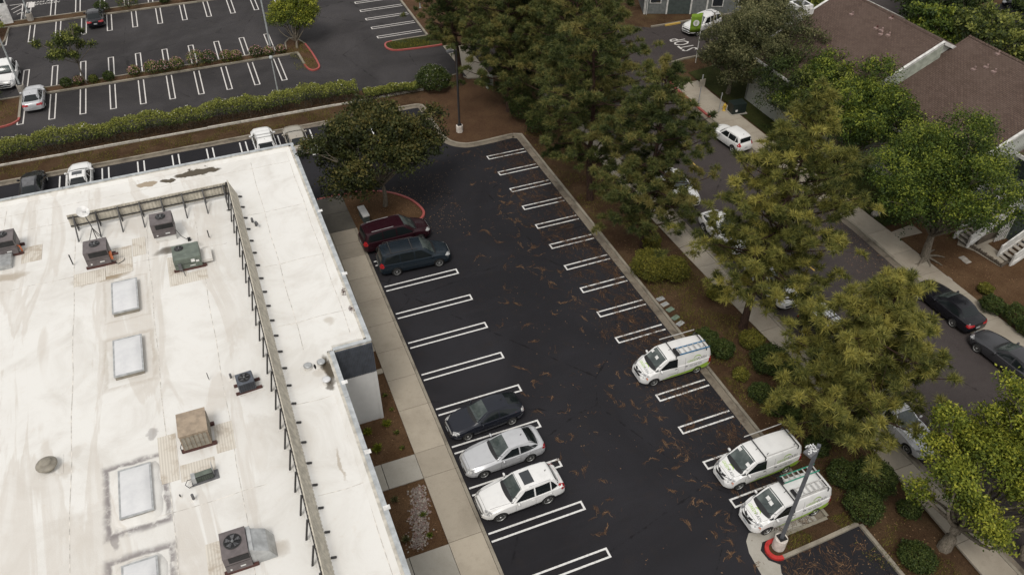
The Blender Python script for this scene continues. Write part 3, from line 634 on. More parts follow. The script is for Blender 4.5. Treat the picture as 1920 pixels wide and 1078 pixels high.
# ---------------- roof equipment
def fan_top(x, y, z, r, par, blades=5):
    g = MB(); g.lathe([(r,-.05),(r,.02),(r-.035,.025),(r-.04,-.05)], (x,y,z), 24, cap=False)
    g.build('fan_ring', 'dark_metal', par)
    m_ = MB().lathe([(r-.03,-.045),(r-.03,-.04)], (x,y,z+.05), 20); h = m_.build('fan_well', 'black', par)
    m_ = MB()
    for k in range(blades):
        a = 2*math.pi*k/blades; b_ = a+.55; ri, ro = r*.18, r*.84
        m_.add([(x+ri*math.cos(a),y+ri*math.sin(a),z+.03),(x+ro*math.cos(a-.1),y+ro*math.sin(a-.1),z+.05),(x+ro*math.cos(b_),y+ro*math.sin(b_),z+.025),(x+ri*math.cos(b_),y+ri*math.sin(b_),z+.02)], [(0,1,2,3)])
    m_.build('fan_blades', 'plastic_grey', par)
    MB().lathe([(r*.16,0),(r*.13,.05)], (x,y,z+.02), 12).build('fan_hub', 'galv', par)
    m_ = MB()
    for q in (.3,.5,.7,.9):
        pts = [(x+r*q*math.cos(k*math.pi/12),y+r*q*math.sin(k*math.pi/12),z+.065) for k in range(25)]; m_.tube(pts, .005, 4, cap=False)
    for k in range(6): a = k*math.pi/3; m_.tube([(x,y,z+.07),(x+r*math.cos(a),y+r*math.sin(a),z+.06)], .006, 4)
    m_.build('fan_guard', 'black', par)
def rtu(name, label, x, y, w, d, h, mat, z0=.16, fan=(.5,.6,.3), vent=True, rails=True, extra='', rz=0):
    r_ = thing(name, label, 'rooftop unit', (x,y,Z), rz, None)
    MB().box(0,0,z0,w,d,z0+h).build('cabinet', mat, r_, bevel=.015)
    MB().box(.01,-.012,z0+h*.46,w-.01,-.002,z0+h*.47).build('panel_joint', 'black', r_)
    MB().box(w+.002,.02,z0+.05,w+.012,d-.02,z0+.06).build('panel_joint', 'black', r_)
    fan_top(w*fan[0], d*fan[1], z0+h, fan[2], r_)
    if vent:
        MB().box(w*.2,-.02,z0+h*.60,w*.98,-.003,z0+h*.93).build('vent_recess', 'black', r_)
        for k in range(5): MB().box(w*.21,-.03,z0+h*(.63+.065*k),w*.97,-.008,z0+h*(.645+.065*k)).build('louver', 'dark_metal', r_)
        MB().box(w+.003,d*.15,z0+h*.6,w+.02,d*.9,z0+h*.92).build('vent_recess', 'black', r_)
    MB().box(w*.55,-.016,z0+h*.18,w*.75,-.004,z0+h*.25).build('data_plate', 'white_print', r_)
    MB().box(w*.15,-.016,z0+h*.12,w*.22,-.004,z0+h*.2).build('data_plate', 'white_print', r_)
    if rails:
        for yy in (.06, d-.2): MB().box(-.12,yy-.06,0,w+.22,yy+.07,z0-.01).build('sleeper', 'wood_red', r_, bevel=.01)
    return r_
u = rtu('rooftop_unit', 'grey fan unit on red sleepers with orange tag, left of the skylight column', -29.28,-12.55,1.28,1.25,1.0,'hvac')
MB().box(1.29,.1,.3,1.42,.35,.75).build('control_box', 'amber', u); MB().tube([(1.3,.3,.5),(1.75,.32,.5)], .07, 8).build('pipe', 'wood_red', u); MB().tube([(1.3,.1,.2),(1.6,-.1,.05),(1.9,.1,.04),(2.0,.2,.15)], .02, 6).build('hose', 'black', u)
u = rtu('rooftop_unit', 'grey fan unit raised on a pale kerb nearest the crossing screen wall', -25.5,-11.45,1.28,1.25,.95,'hvac', z0=.42, rails=False)
MB().box(.05,.05,0,1.22,1.2,.41).build('roof_curb', 'membrane', u); MB().tube([(1.3,.2,.6),(1.5,0,.2),(1.75,-.25,.1),(1.9,-.35,.2)], .018, 6).build('hose', 'black', u); MB().box(1.82,-.45,.02,2.0,-.25,.18).build('hose_box', 'black', u)
u = rtu('rooftop_unit', 'grey fan unit cut off by the left edge of the photo', -34.35,-9.55,1.25,1.2,1.0,'hvac')
MB().tube([(1.25,.3,.5),(1.38,.2,.5),(1.4,.2,.1)], .05, 6).build('pipe', 'amber', u); MB().box(-.2,-1.2,.0,.9,-.02,.3).build('duct', 'galv', u)
u = rtu('rooftop_unit', 'green low rooftop unit with a small fan and papers on its side', -24.55,-14.75,1.5,1.45,.72,'hvac_green', fan=(.27,.75,.26), vent=False)
MB().box(.95,-.02,.55,1.15,-.006,.75).build('sticker', 'white_print', u); MB().box(1.2,-.02,.5,1.38,-.006,.62).build('sticker', 'white_print', u); MB().box(.2,-.16,.2,.38,-.01,.6).build('control_box', 'plastic_grey', u); MB().tube([(.28,-.1,.3),(.4,-.2,.1),(.45,-.5,.03)], .02, 6).build('conduit', 'plastic_grey', u); MB().box(1.5,.2,.16,2.1,1.3,.35).build('duct', 'membrane', u)
u = rtu('rooftop_unit', 'large grey fan unit with a sloped pale duct near the bottom edge', -24.12,-35.35,1.02,1.25,1.0,'hvac', fan=(.48,.55,.36))
MB().box(1.03,.1,.16,1.2,1.25,1.05).build('duct', 'galv', u); m_ = MB(); m_.add([(1.2,.1,0),(2.0,.1,0),(2.0,1.2,0),(1.2,1.2,0),(1.2,.1,.95),(1.75,.1,.62),(1.75,1.2,.62),(1.2,1.2,.95)], [(3,2,1,0),(4,5,6,7),(0,1,5,4),(1,2,6,5),(2,3,7,6),(3,0,4,7)]); m_.build('duct_hood', 'galv', u, bevel=.01)
# small condenser
r_ = thing('condenser', 'small dark grilled condenser on red sleepers beside the long screen', 'condenser', (-22.38,-25.75,Z), R(4))
MB().box(0,0,.14,.82,.8,.72).build('cabinet', 'charcoal', r_, bevel=.05); fan_top(.41,.4,.72,.3,r_)
m_ = MB()
for k in range(8):
    for s_ in (0,1): (m_.box(.05,-.012,.2+k*.062,.77,-.002,.215+k*.062) if s_ == 0 else m_.box(.822,.05,.2+k*.062,.832,.75,.215+k*.062))
for k in range(7): m_.box(.08+k*.11,-.02,.17,.09+k*.11,-.012,.7)
m_.build('grille', 'black', r_)
for yy in (.05,.62): MB().box(-.18,yy,0,1.1,yy+.12,.13).build('sleeper', 'wood_red', r_, bevel=.01)
# tan evaporative cooler
r_ = thing('cooler', 'rusty tan louvered cooler box on red sleepers in the roof centre', 'cooler', (-25.22,-28.4,Z), 0)
MB().box(0,0,.18,1.25,1.4,1.15).build('cabinet', 'tan', r_, bevel=.02)
for k in range(6): MB().box(.07+k*.188,-.03,.24,.235+k*.188-.015,-.004,1.03).build('louver_panel', 'vent', r_)
for k in range(7): MB().box(.052+k*.188,-.04,.22,.068+k*.188,-.003,1.05).build('louver_frame', 'tan', r_)
for k in range(9): MB().box(1.254,.08,.27+k*.088,1.285,1.32,.31+k*.088).build('louver', 'vent', r_)
MB().box(-.02,-.02,1.15,1.27,1.42,1.18).build('lid', 'tan', r_)
for yy in (.0,1.2): MB().box(-.1,yy,0,1.45,yy+.14,.17).build('sleeper', 'wood_red', r_, bevel=.01)
MB().tube([(-.02,.2,.5),(-.12,.15,.3),(-.1,.0,.05)], .02, 6).build('hose', 'black', r_)
# mini split
r_ = thing('small_condenser', 'slim black grilled condenser lying on a grey pad with a looped hose', 'condenser', (-25.05,-30.35,Z), R(3))
MB().box(-.02,-.08,0,1.15,.42,.06).build('pad', 'plastic_grey', r_); MB().box(.05,0,.07,.95,.3,.42).build('cabinet', 'black', r_, bevel=.02)
m_ = MB()
for k in range(7):
    m_.box(.2,-.012,.12+k*.042,.93,-.003,.128+k*.042)
for k in range(9): m_.box(.2+k*.09,-.016,.1,.208+k*.09,-.008,.4)
m_.box(.2,.02,.422,.93,.28,.426); m_.build('grille', 'hvac_green', r_); MB().box(.03,-.03,.08,.2,.32,.44).build('end_cover', 'galv', r_)
MB().tube([(.1,.1,.3),(-.15,.15,.28),(-.28,.0,.2),(-.15,-.15,.1),(.05,-.1,.12)], .018, 6).build('hose', 'black', r_); MB().box(.95,.1,.06,.97,.5,.6).build('bracket', 'galv', r_)
def lone(mb, name, mat, label, cat, loc, **k):
    o = mb.build(name, mat, None, loc=loc, **k); return tag(o, label, cat)
# mushroom vent
r_ = thing('roof_vent', 'round mushroom shaped tan roof vent alone on the left of the roof', 'roof vent', (-31.0,-27.0,Z))
MB().lathe([(.26,0),(.26,.3)], n=20).build('vent_neck', 'vent', r_); MB().lathe([(.45,.28),(.46,.33),(.40,.40),(.27,.43),(.26,.50),(.22,.55),(.10,.585),(.01,.59)], n=28).build('vent_cap', 'vent', r_, smooth=True); MB().box(-.42,-.42,0,.42,.42,.03).build('base_flashing', 'membrane', r_)
for i, (px, py, lb) in enumerate([(577,686,'round grey capped roof tube farthest left of three'),(602,679,'round grey capped roof tube nearest the roof notch'),(612,712,'round grey capped roof tube with a bright lens, lowest of three')]):
    x, y = G(px,py,Z+.2); r_ = thing('light_tube', lb, 'roof tube', (x,y,Z), 0, 'capped tubes beside the notch')
    MB().lathe([(.2,0),(.2,.22),(.205,.24)], n=20).build('tube', 'membrane', r_); MB().lathe([(.215,.22),(.215,.26),(.15,.30),(.02,.31)], n=20).build('cap', 'galv' if i < 2 else 'skylight', r_, smooth=True); MB().lathe([(.42,0),(.40,.015)], n=20).build('base_flashing', 'membrane', r_)
# skylights
for i, (x0, x1, y0, y1, lb) in enumerate([(-28.03,-26.69,-17.45,-14.7,'skylight with a bluish white dome nearest the fan units'),(-28.06,-26.66,-22.45,-19.68,'second skylight from the fan units, with faint brown edges'),(-28.03,-26.68,-31.2,-28.57,'skylight ringed by thick dark dirt beside the tan cooler'),(-28.03,-26.68,-36.2,-33.55,'skylight cut by the bottom edge of the photo')]):
    r_ = thing('skylight', lb, 'skylight', ((x0+x1)/2,(y0+y1)/2,Z), 0, 'skylights in a column on the roof'); w, d = (x1-x0)/2, (y1-y0)/2
    MB().box(-w+.02,-d+.02,0,w-.02,d-.02,.24).build('roof_curb', 'tan' if i > 1 else 'vent', r_)
    m_ = MB()
    for a in ((-w-.02,-d-.02,w+.02,-d+.06),(-w-.02,d-.06,w+.02,d+.02),(-w-.02,-d+.06,-w+.06,d-.06),(w-.06,-d+.06,w+.02,d-.06)): m_.box(a[0],a[1],.22,a[2],a[3],.30)
    m_.build('frame', 'galv', r_)
    n_ = 10; vs = []; 
    for a in range(n_+1):
        for b_ in range(n_+1):
            u_, v_ = a/n_*2-1, b_/n_*2-1; vs.append((u_*(w-.05), v_*(d-.05), .29+.13*(1-u_**4)*(1-v_**4)))
    fs = [(a*(n_+1)+b_, (a+1)*(n_+1)+b_, (a+1)*(n_+1)+b_+1, a*(n_+1)+b_+1) for a in range(n_) for b_ in range(n_)]
    MB().add(vs, fs).build('dome', 'skylight', r_, smooth=True)
    if i > 1:
        m_ = MB(); k0 = random.Random(i); M_ = 44; ring = []
        for j in range(M_):
            a = 2*math.pi*j/M_; c_, s_ = math.cos(a), math.sin(a); f = 1/max(abs(c_)**6+abs(s_)**6, 1e-6)**(1/6)
            for q, zz in ((1.0,.12),(1.0,.07),(1.0,0)): pass
            ring.append((c_*f, s_*f, k0.uniform(-.05,.05)))
        vs = [(c_*(w+.0), s_*(d+.0), .16) for c_, s_, e in ring]+[(c_*(w+.24+e), s_*(d+.22+e), .10+e*.4) for c_, s_, e in ring]+[(c_*(w+.33+e), s_*(d+.32+e), .0) for c_, s_, e in ring]
        fs = [(r0*M_+j, (r0+1)*M_+j, (r0+1)*M_+(j+1)%M_, r0*M_+(j+1)%M_) for r0 in (0,1) for j in range(M_)]
        m_.add(vs, fs).build('flashing', 'membrane', r_, smooth=True)
# satellite dish on a mast
x, y = G(183,452,Z); r_ = thing('satellite_dish', 'small white satellite dish on a mast behind the crossing screen', 'satellite dish', (x,y,Z))
px, py = G(155,398,Z+1.7); dv = Vector((px-x,py-y,1.7)); MB().tube([(0,0,0),(0,0,1.15),tuple(Vector((dv.x*.9,dv.y*.9,1.55)))], .03, 8).build('mast', 'dark_metal', r_)
rot = Vector((.25,-.5,.8)).to_track_quat('Z','Y').to_matrix(); MB().lathe([(.02,0),(.15,.012),(.28,.045),(.37,.085),(.38,.085),(.28,.03),(.02,-.015)], tuple(dv), 24, rot, cap=False).build('dish', 'white', r_, smooth=True)
MB().tube([tuple(dv), tuple(dv+rot@Vector((.05,-.2,.3)))], .012, 6).build('feed_arm', 'dark_metal', r_); MB().obox(tuple(dv+rot@Vector((.05,-.2,.32))), (.07,.07,.1), rot).build('feed_horn', 'galv', r_)
for j in (0, 1, 2): a = [(-.5,-.2),(.45,-.15),(.05,.5)][j]; MB().tube([(0,0,1.0),(a[0],a[1],0)], .02, 6).build('strut', 'dark_metal', r_)
# pipes through the roof
for i, (b_, tp, r0, mt, lb) in enumerate([((138,498),(129,477),.035,'dark_metal','thin dark vent pipe standing left of the orange tagged unit'),((393,447),(388,432),.035,'dark_metal','thin dark vent pipe standing between two screen walls'),((392,712),(387,700),.02,'dark_metal','thin dark rod above the small condenser'),((364,937),(364,925),.06,'plastic_grey','grey pipe stub below the slim condenser'),((339,932),(337,925),.03,'black','tiny black pipe stub near the dirt ringed skylight'),((434,710),(432,699),.06,'plastic_grey','grey pipe stub left of the small condenser')]):
    x, y = G(*b_,Z); r_ = thing('vent_pipe', lb, 'vent pipe', (x,y,Z)); h = [.8,.6,.5,.4,.2,.35][i]
    MB().tube([(0,0,0),(0,0,h)], r0, 10).build('pipe', mt, r_); MB().lathe([(r0*2.6,0),(r0*1.3,.08)], n=12).build('base_flashing', 'membrane', r_)
for i, (px, py, lb) in enumerate([(474,418,'upper grey gooseneck pipe on the roof right of the long screen'),(481,425,'lower grey gooseneck pipe on the roof right of the long screen')]):
    x, y = G(px,py,Z); r_ = thing('gooseneck_pipe', lb, 'pipe', (x,y,Z), R(20*i), 'gooseneck pipes right of the long screen'); MB().tube([(0,0,0),(0,0,.3),(0,-.08,.38),(0,-.2,.36),(0,-.24,.28)], .075, 10).build('pipe', 'plastic_grey', r_, smooth=True); MB().lathe([(.18,0),(.1,.06)], n=12).build('base_flashing', 'membrane', r_)
for i, (px, py, lb) in enumerate([(645,549,'dark brown bird nest on the roof edge near the walk, upper one'),(660,581,'dark brown bird nest on the roof edge near the walk, lower one')]):
    x, y = G(px,py,Z+.1); k0 = random.Random(i+5); m_ = MB()
    for j in range(46):
        a = k0.random()*6.28; q = k0.random()*.2; zz = k0.uniform(0,.05); l_ = k0.uniform(.05,.12); e = k0.random()*6.28; m_.tube([(q*math.cos(a),q*math.sin(a)*1.6,zz),(q*math.cos(a)+l_*math.cos(e),q*math.sin(a)*1.6+l_*math.sin(e),zz+.03)], .012, 3)
    tag(m_.build('leaf_clump', 'wood_red', None, loc=(x,y,Z+.16)), ['upper clump of dead red brown leaves on the white roof edge','lower clump of dead red brown leaves on the white roof edge'][i], 'leaf clump')
# ================================================================== VEHICLES
def pchip(keys):
    xs = np.array([k[0] for k in keys], float); ys = np.array([k[1] for k in keys], float)
    h = np.diff(xs); d = np.diff(ys)/h; m_ = np.zeros(len(xs)); m_[0], m_[-1] = d[0], d[-1]
    for i in range(1, len(xs)-1):
        if d[i-1]*d[i] > 0:
            w1, w2 = 2*h[i]+h[i-1], h[i]+2*h[i-1]; m_[i] = (w1+w2)/(w1/d[i-1]+w2/d[i])
    def f(x):
        i = int(np.clip(np.searchsorted(xs, x)-1, 0, len(xs)-2)); t_ = (x-xs[i])/h[i]; t_ = min(max(t_,0),1)
        return ((2*t_**3-3*t_**2+1)*ys[i]+(t_**3-2*t_**2+t_)*h[i]*m_[i]+(-2*t_**3+3*t_**2)*ys[i+1]+(t_**3-t_**2)*h[i]*m_[i+1])
    return f
BASE = dict(L=4.6, W=1.8, H=1.45, wb=2.7, fo=.93, cowl=.55, hdr=-.25, rr=-1.35, bl=-1.95, cz=1.0, nz=.72, deck=1.04, tz=.98, belt=.92, nb=.66, rw=.66, wr=.315, zb=.2, bow=.16)
SPEC = dict(
 sedan={}, 
 hatch=dict(L=4.46,W=1.75,H=1.49,cowl=.78,hdr=-.05,rr=-1.25,bl=-2.02,cz=1.02,nz=.66,deck=1.10,tz=1.06,belt=.93,wr=.31,rw=.64),
 suv=dict(L=4.6,W=1.85,H=1.69,wb=2.66,fo=.90,cowl=.68,hdr=-.0,rr=-1.72,bl=-2.12,cz=1.13,nz=.88,deck=1.10,tz=1.05,belt=1.04,nb=.8,rw=.70,wr=.36,zb=.26),
 boxy=dict(L=4.14,W=1.8,H=1.62,wb=2.57,fo=.80,cowl=.72,hdr=.15,rr=-1.68,bl=-1.92,cz=1.10,nz=.88,deck=1.0,tz=.98,belt=1.0,nb=.8,rw=.74,wr=.34,zb=.24),
 minivan=dict(L=5.12,W=1.99,H=1.80,wb=3.03,fo=.97,cowl=1.32,hdr=.45,rr=-2.28,bl=-2.52,cz=1.16,nz=.86,deck=1.12,tz=1.05,belt=1.04,nb=.80,rw=.75,wr=.34,zb=.22),
 bigsuv=dict(L=5.1,W=2.0,H=1.85,wb=3.0,fo=.95,cowl=.75,hdr=.1,rr=-2.2,bl=-2.5,cz=1.22,nz=1.0,deck=1.15,tz=1.1,belt=1.12,nb=.95,rw=.74,wr=.39,zb=.3),
 van=dict(L=4.73,W=1.73,H=1.82,wb=2.925,fo=.80,cowl=1.42,hdr=.60,rr=-2.2,bl=-2.50,cz=1.20,nz=.90,deck=1.2,tz=1.12,belt=1.10,nb=.80,rw=.80,wr=.31,zb=.22,bow=.20))
class Car:
    def __init__(s, kind, paint, name, label, loc, rz, group, cat='car', scale=1.0, **kw):
        p = dict(BASE); p.update(SPEC[kind]); p.update(kw); s.p = p; s.kind = kind
        s.root = thing(name, label, cat, (loc[0],loc[1],.004), rz, group); s.root.scale = (scale,)*3
        L_, W_, H = p['L'], p['W'], p['H']; xn = p['wb']/2+p['fo']; xt = xn-L_; s.xn, s.xt = xn, xt
        zt = pchip([(xt,p['tz']*.80),(xt+.05,p['tz']*.95),(xt+.16,p['tz']+.02),(p['bl'],p['deck']),(p['rr'],H-.05),((p['rr']+p['hdr'])/2,H),(p['hdr'],H-.045),(p['cowl'],p['cz']),(xn-.55,p['nz']+.12),(xn-.22,p['nz']+.03),(xn-.06,p['nz']-.07),(xn,p['nz']-.20)]) if p['bl'] > xt+.2 else \
             pchip([(xt,p['tz']*.80),(xt+.05,p['tz']*.97),(xt+.13,p['deck']+.02),(p['bl']+.02,p['deck']+.06),(p['rr']-.02,H-.07),((p['rr']+p['hdr'])/2,H),(p['hdr'],H-.045),(p['cowl'],p['cz']),(xn-.55,p['nz']+.12),(xn-.22,p['nz']+.03),(xn-.06,p['nz']-.07),(xn,p['nz']-.20)])
        zl = pchip([(xt,p['tz']*.75),(xt+.25,p['belt']),(p['cowl'],p['belt']-.03),(xn-.4,p['nb']),(xn,p['nb']-.15)])
        w_ = pchip([(xt,.76),(xt+.08,.88),(xt+.45,.965),(0,1),(xn-.9,.985),(xn-.42,.92),(xn-.14,.78),(xn,.60)])
        rw = pchip([(xt,.80),(p['bl'],.80 if p['bl'] > xt+.3 else p['rw']+.03),(p['rr'],p['rw']-.02),((p['rr']+p['hdr'])/2,p['rw']),(p['hdr'],p['rw']),(p['cowl'],.83),(xn-.3,.80),(xn,.7)])
        zb = pchip([(xt,.36),(xt+.3,p['zb']+.02),(xn-.35,p['zb']),(xn,p['zb']+.08)])
        s.zt, s.zl, s.w = zt, zl, w_
        def section(x):
            w = w_(x)*W_/2; t_ = zt(x); l_ = min(zl(x), t_-.05); b_ = zb(x); r_ = rw(x)*w/ (1 if True else 1); rd = min(.075, (t_-l_)*.45)
            h = l_-b_; sh = max(.93, .0)
            pts = [(0,b_),(w*.80,b_),(w*.955,b_+h*.10),(w*.985,b_+h*.28),(w,b_+h*.55),(w*.992,b_+h*.82),(w*.965,l_),(w*.93,l_+.012)]
            ry, rz_ = r_, t_-rd
            tall = t_-l_ > .25
            for q in (.33,.66,.92): pts.append((w*.93+(ry-w*.93)*q+(.012 if tall else 0)*math.sin(q*3.1), l_+.012+(rz_-l_-.012)*q))
            pts += [(ry*.97, t_-rd*.45),(ry*.86,t_-rd*.12),(ry*.6,t_+.0),(ry*.3,t_+.012),(0,t_+.016)]
            return pts
        xs = sorted(set([round(v,3) for v in list(np.linspace(xt,xt+.3,7))+list(np.linspace(xt+.3,xn-.3,44))+list(np.linspace(xn-.3,xn,9))]))
        secs = [section(x) for x in xs]; n = len(secs[0]); V = []; 
        full = 2*n-2
        for x, sc in zip(xs, secs):
            ring = sc+[(-a,b) for a,b in sc[-2:0:-1]]; V += [(x,a,b) for a,b in ring]
        Fs, Mi = [], []
        for i in range(len(xs)-1):
            for j in range(full):
                k = (j+1)%full; Fs.append((i*full+j,i*full+k,(i+1)*full+k,(i+1)*full+j)); Mi.append(1 if (j in (0,1,full-1,full-2) or (kind in ('suv','bigsuv') and j in (2,full-3))) else 0)
        Fs.append(tuple(range(full-1,-1,-1))); Mi.append(0); e = (len(xs)-1)*full; Fs.append(tuple(e+j for j in range(full))); Mi.append(0)
        me = bpy.data.meshes.new('body'); me.from_pydata(V, [], Fs); me.materials.append(MAT[paint]); me.materials.append(MAT['black']); me.polygons.foreach_set('material_index', Mi)
        bm = bmesh.new(); bm.from_mesh(me); bmesh.ops.recalc_face_normals(bm, faces=bm.faces); s.bvh = BVHTree.FromBMesh(bm); bm.to_mesh(me); bm.free()
        ob = bpy.data.objects.new('body', me); COL.objects.link(ob)
        ax = (p['wb']/2, -p['wb']/2); s.ax = ax; cut = MB(); rr_ = p['wr']+.055
        for a in ax:
            for sd in (-1,1):
                rot = Matrix.Rotation(R(90), 3, 'X'); cut.lathe([(rr_,-.17),(rr_,.30)], (a, sd*(W_/2-.08), p['wr']+.01), 26, rot if sd < 0 else Matrix.Rotation(R(-90),3,'X'), mi=1)
        co = cut.build('cutter', [paint,'black']); 
        bmc = bmesh.new(); bmc.from_mesh(co.data); bmesh.ops.recalc_face_normals(bmc, faces=bmc.faces); bmc.to_mesh(co.data); bmc.free()
        md = ob.modifiers.new('b', 'BOOLEAN'); md.object = co; md.operation = 'DIFFERENCE'; md.solver = 'EXACT'
        dg = bpy.context.evaluated_depsgraph_get(); dg.update(); m2 = bpy.data.meshes.new_from_object(ob.evaluated_get(dg))
        m2.polygons.foreach_set('use_smooth', [True]*len(m2.polygons)); ob.modifiers.clear(); ob.data = m2; m2.name = 'body'
        try: m2.set_sharp_from_angle(angle=R(38))
        except Exception: pass
        bpy.data.objects.remove(co); ob.parent = s.root; s.body = ob
        rim = 'alloy'
        for a in ax:
            for sd in (-1,1): s.wheel(a, sd, rim)
        s.details(paint)
    def wheel(s, a, sd, rim):
        p = s.p; r0 = p['wr']; key = ('wheel', round(r0,3), sd, s.kind in ('van',))
        if key not in CACHE:
            rot = Matrix.Rotation(R(-90*sd), 3, 'X'); wd = .21
            t_ = MB().lathe([(r0*.62,-wd),(r0*.93,-wd),(r0,-wd+.035),(r0,-.035),(r0*.94,-.004),(r0*.70,.0),(r0*.66,-.02),(r0*.62,-.05)], (0,0,0), 26, rot, cap=True).build('wheel', 'rubber', None, smooth=False)
            g = MB().lathe([(r0*.67,-.022),(r0*.69,-.004),(r0*.64,-.006),(r0*.61,-.035)], (0,0,0), 26, rot, cap=False)
            g.lathe([(.001,-.006),(r0*.17,-.010),(r0*.20,-.03)], (0,0,0), 12, rot, cap=False)
            ns = 7 if s.kind == 'van' else 5
            for k in range(ns):
                b_ = 2*math.pi*k/ns
                for w0 in ((-.17,.17) if ns == 7 else (-.30,.30)):
                    u0, u1 = b_+w0*.35, b_+w0*.9; ww = .040
                    pts = [(r0*.12,u0-ww*2,-.014),(r0*.12,u0+ww*2,-.014),(r0*.64,u1+ww,-.010),(r0*.64,u1-ww,-.010)]
                    g.add([tuple(rot@Vector((q*math.cos(z),q*math.sin(z),y))) for q,z,y in pts], [(0,1,2,3)])
            m_ = g.build('rim', rim, None); m_.parent = t_
            wl = MB().lathe([(.01,-.06),(r0*.62,-.06)], (0,0,0), 16, rot, cap=False).build('brake_disc', 'dark_metal', None); wl.parent = t_
            CACHE[key] = (t_.data, m_.data, wl.data)
            for o_ in (m_, wl, t_): bpy.data.objects.remove(o_)
        d = CACHE[key]; t_ = link('wheel', d[0], s.root, (a, sd*(p['W']/2-.012), r0)); link('rim', d[1], t_); link('brake_disc', d[2], t_)
    def hit(s, o, d):
        h = s.bvh.ray_cast(Vector(o), Vector(d), 6)
        return h
    def decal(s, name, mat, dr, corners, nu=8, nv=4, off=.005, parent=None, bow=0.0, curve=None):
        """grid over a 4-cornered outline projected along dr onto the body ('T' down, 'L','R' sides, 'F','B' ends)"""
        D = {'T':(0,0,-1),'L':(0,-1,0),'R':(0,1,0),'F':(-1,0,0),'B':(1,0,0)}[dr]; c = [Vector((*q,0)) for q in corners]; vs = []; ok = []
        for i in range(nu+1):
            for j in range(nv+1):
                u, v = i/nu, j/nv; q = (c[0]*(1-u)+c[1]*u)*(1-v)+(c[3]*(1-u)+c[2]*u)*v
                a, b_ = q.x, q.y
                if dr == 'T': a += bow*(1-(2*u-1)**2)*v + (curve or 0)*(1-(2*u-1)**2); o = (a,b_,3)
                elif dr in 'LR':
                    if bow: b_ += bow*math.sin(math.pi*u)*v
                    o = (a, 3 if dr == 'L' else -3, b_)
                else: o = (4 if dr == 'F' else -4, a, b_)
                h = s.hit(o, D)
                if h[0] is None: ok.append(False); vs.append(o)
                else: ok.append(True); nn = h[1] if h[1].dot(Vector(D)) < 0 else -h[1]; vs.append(tuple(h[0]+nn*off))
        fs = []
        for i in range(nu):
            for j in range(nv):
                q = (i*(nv+1)+j,(i+1)*(nv+1)+j,(i+1)*(nv+1)+j+1,i*(nv+1)+j+1)
                if all(ok[k] for k in q):
                    xs_ = [vs[k] for k in q]
                    if max(math.dist(xs_[0],xs_[2]), math.dist(xs_[1],xs_[3])) < .9: fs.append(q)
        if not fs: return None
        m_ = MB().add(vs, fs); o = m_.build(name, mat, parent or s.root, smooth=True)
        bm = bmesh.new(); bm.from_mesh(o.data); bmesh.ops.delete(bm, geom=[v for v in bm.verts if not v.link_faces], context='VERTS'); bmesh.ops.recalc_face_normals(bm, faces=bm.faces)
        cen = Vector(D); 
        if bm.faces and sum((f.normal.dot(cen)) for f in bm.faces) > 0: bmesh.ops.reverse_faces(bm, faces=bm.faces)
        bm.to_mesh(o.data); bm.free(); return o
    def text(s, string, size, dr, at, mat, sx=1, shear=0, name='lettering', off=.007, ang=0):
        D = {'T':(0,0,-1),'L':(0,-1,0),'R':(0,1,0)}[dr]; me = text_mesh(string, size); me.materials.clear(); me.materials.append(MAT[mat])
        if dr == 'T':
            bm = bmesh.new(); bm.from_mesh(me); bmesh.ops.triangulate(bm, faces=bm.faces); bmesh.ops.subdivide_edges(bm, edges=[e for e in bm.edges if e.calc_length() > .1], cuts=1); bm.to_mesh(me); bm.free()
        for v in me.vertices:
            u, w = v.co.x*sx+v.co.y*shear, v.co.y; ca, sa = math.cos(ang), math.sin(ang); u, w = u*ca-w*sa, u*sa+w*ca
            if dr == 'L': o = (at[0]-u, 3, at[1]+w)
            elif dr == 'R': o = (at[0]+u, -3, at[1]+w)
            else: o = (at[0]-w, at[1]+u, 3)
            h = s.hit(o, D); v.co = (h[0]-Vector(D)*off) if h[0] is not None else Vector(o)
        return link(name, me, s.root)
    def mirror(s, paint):
        p = s.p; x = p['cowl']-.30; z = s.zl(x)+.10
        for sd in (-1, 1):
            y = sd*(s.w(x)*p['W']/2+.07)
            MB().lathe([(.01,-.06),(.07,-.05),(.095,-.0),(.08,.045),(.01,.06)], (x,y,z), 10, Matrix.Rotation(R(90),3,'Y') @ Matrix.Diagonal((1,1.25,1))).build('mirror', paint, s.root, smooth=True)
            MB().beam((x,y,z-.03),(x+.02,sd*(s.w(x)*p['W']/2-.06),z-.06),.04,.04).build('mirror_arm', 'black', s.root)
    def details(s, paint):
        p = s.p; k = s.kind; W2 = p['W']/2; xn, xt = s.xn, s.xt; H = p['H']; co, hd, rr, bl = p['cowl'], p['hdr'], p['rr'], p['bl']
        rwc = p['rw']*W2
        # windscreen: narrow top at the header, wide bowed base at the cowl
        s.decal('windshield', 'windshield', 'T', [(hd+.04,-rwc*.96),(hd+.04,rwc*.96),(co-.07,W2*.84),(co-.07,-W2*.84)], 12, 6, .006, bow=p['bow']*.55)
        s.decal('cowl_strip', 'black', 'T', [(co-.09,-W2*.86),(co-.09,W2*.86),(co+.03,W2*.83),(co+.03,-W2*.83)], 12, 1, .009, bow=p['bow']*.55)
        bz = p['belt']+.035; tz_ = H-.13
        def side(name, pts, mat='glass', nu=6, nv=3, off=.006, bow=0):
            for dr in 'LR': s.decal(name, mat, dr, pts, nu, nv, off, bow=bow)
        bs = [p['wb']*.5]
        A0 = co-.20; A1 = hd-.10
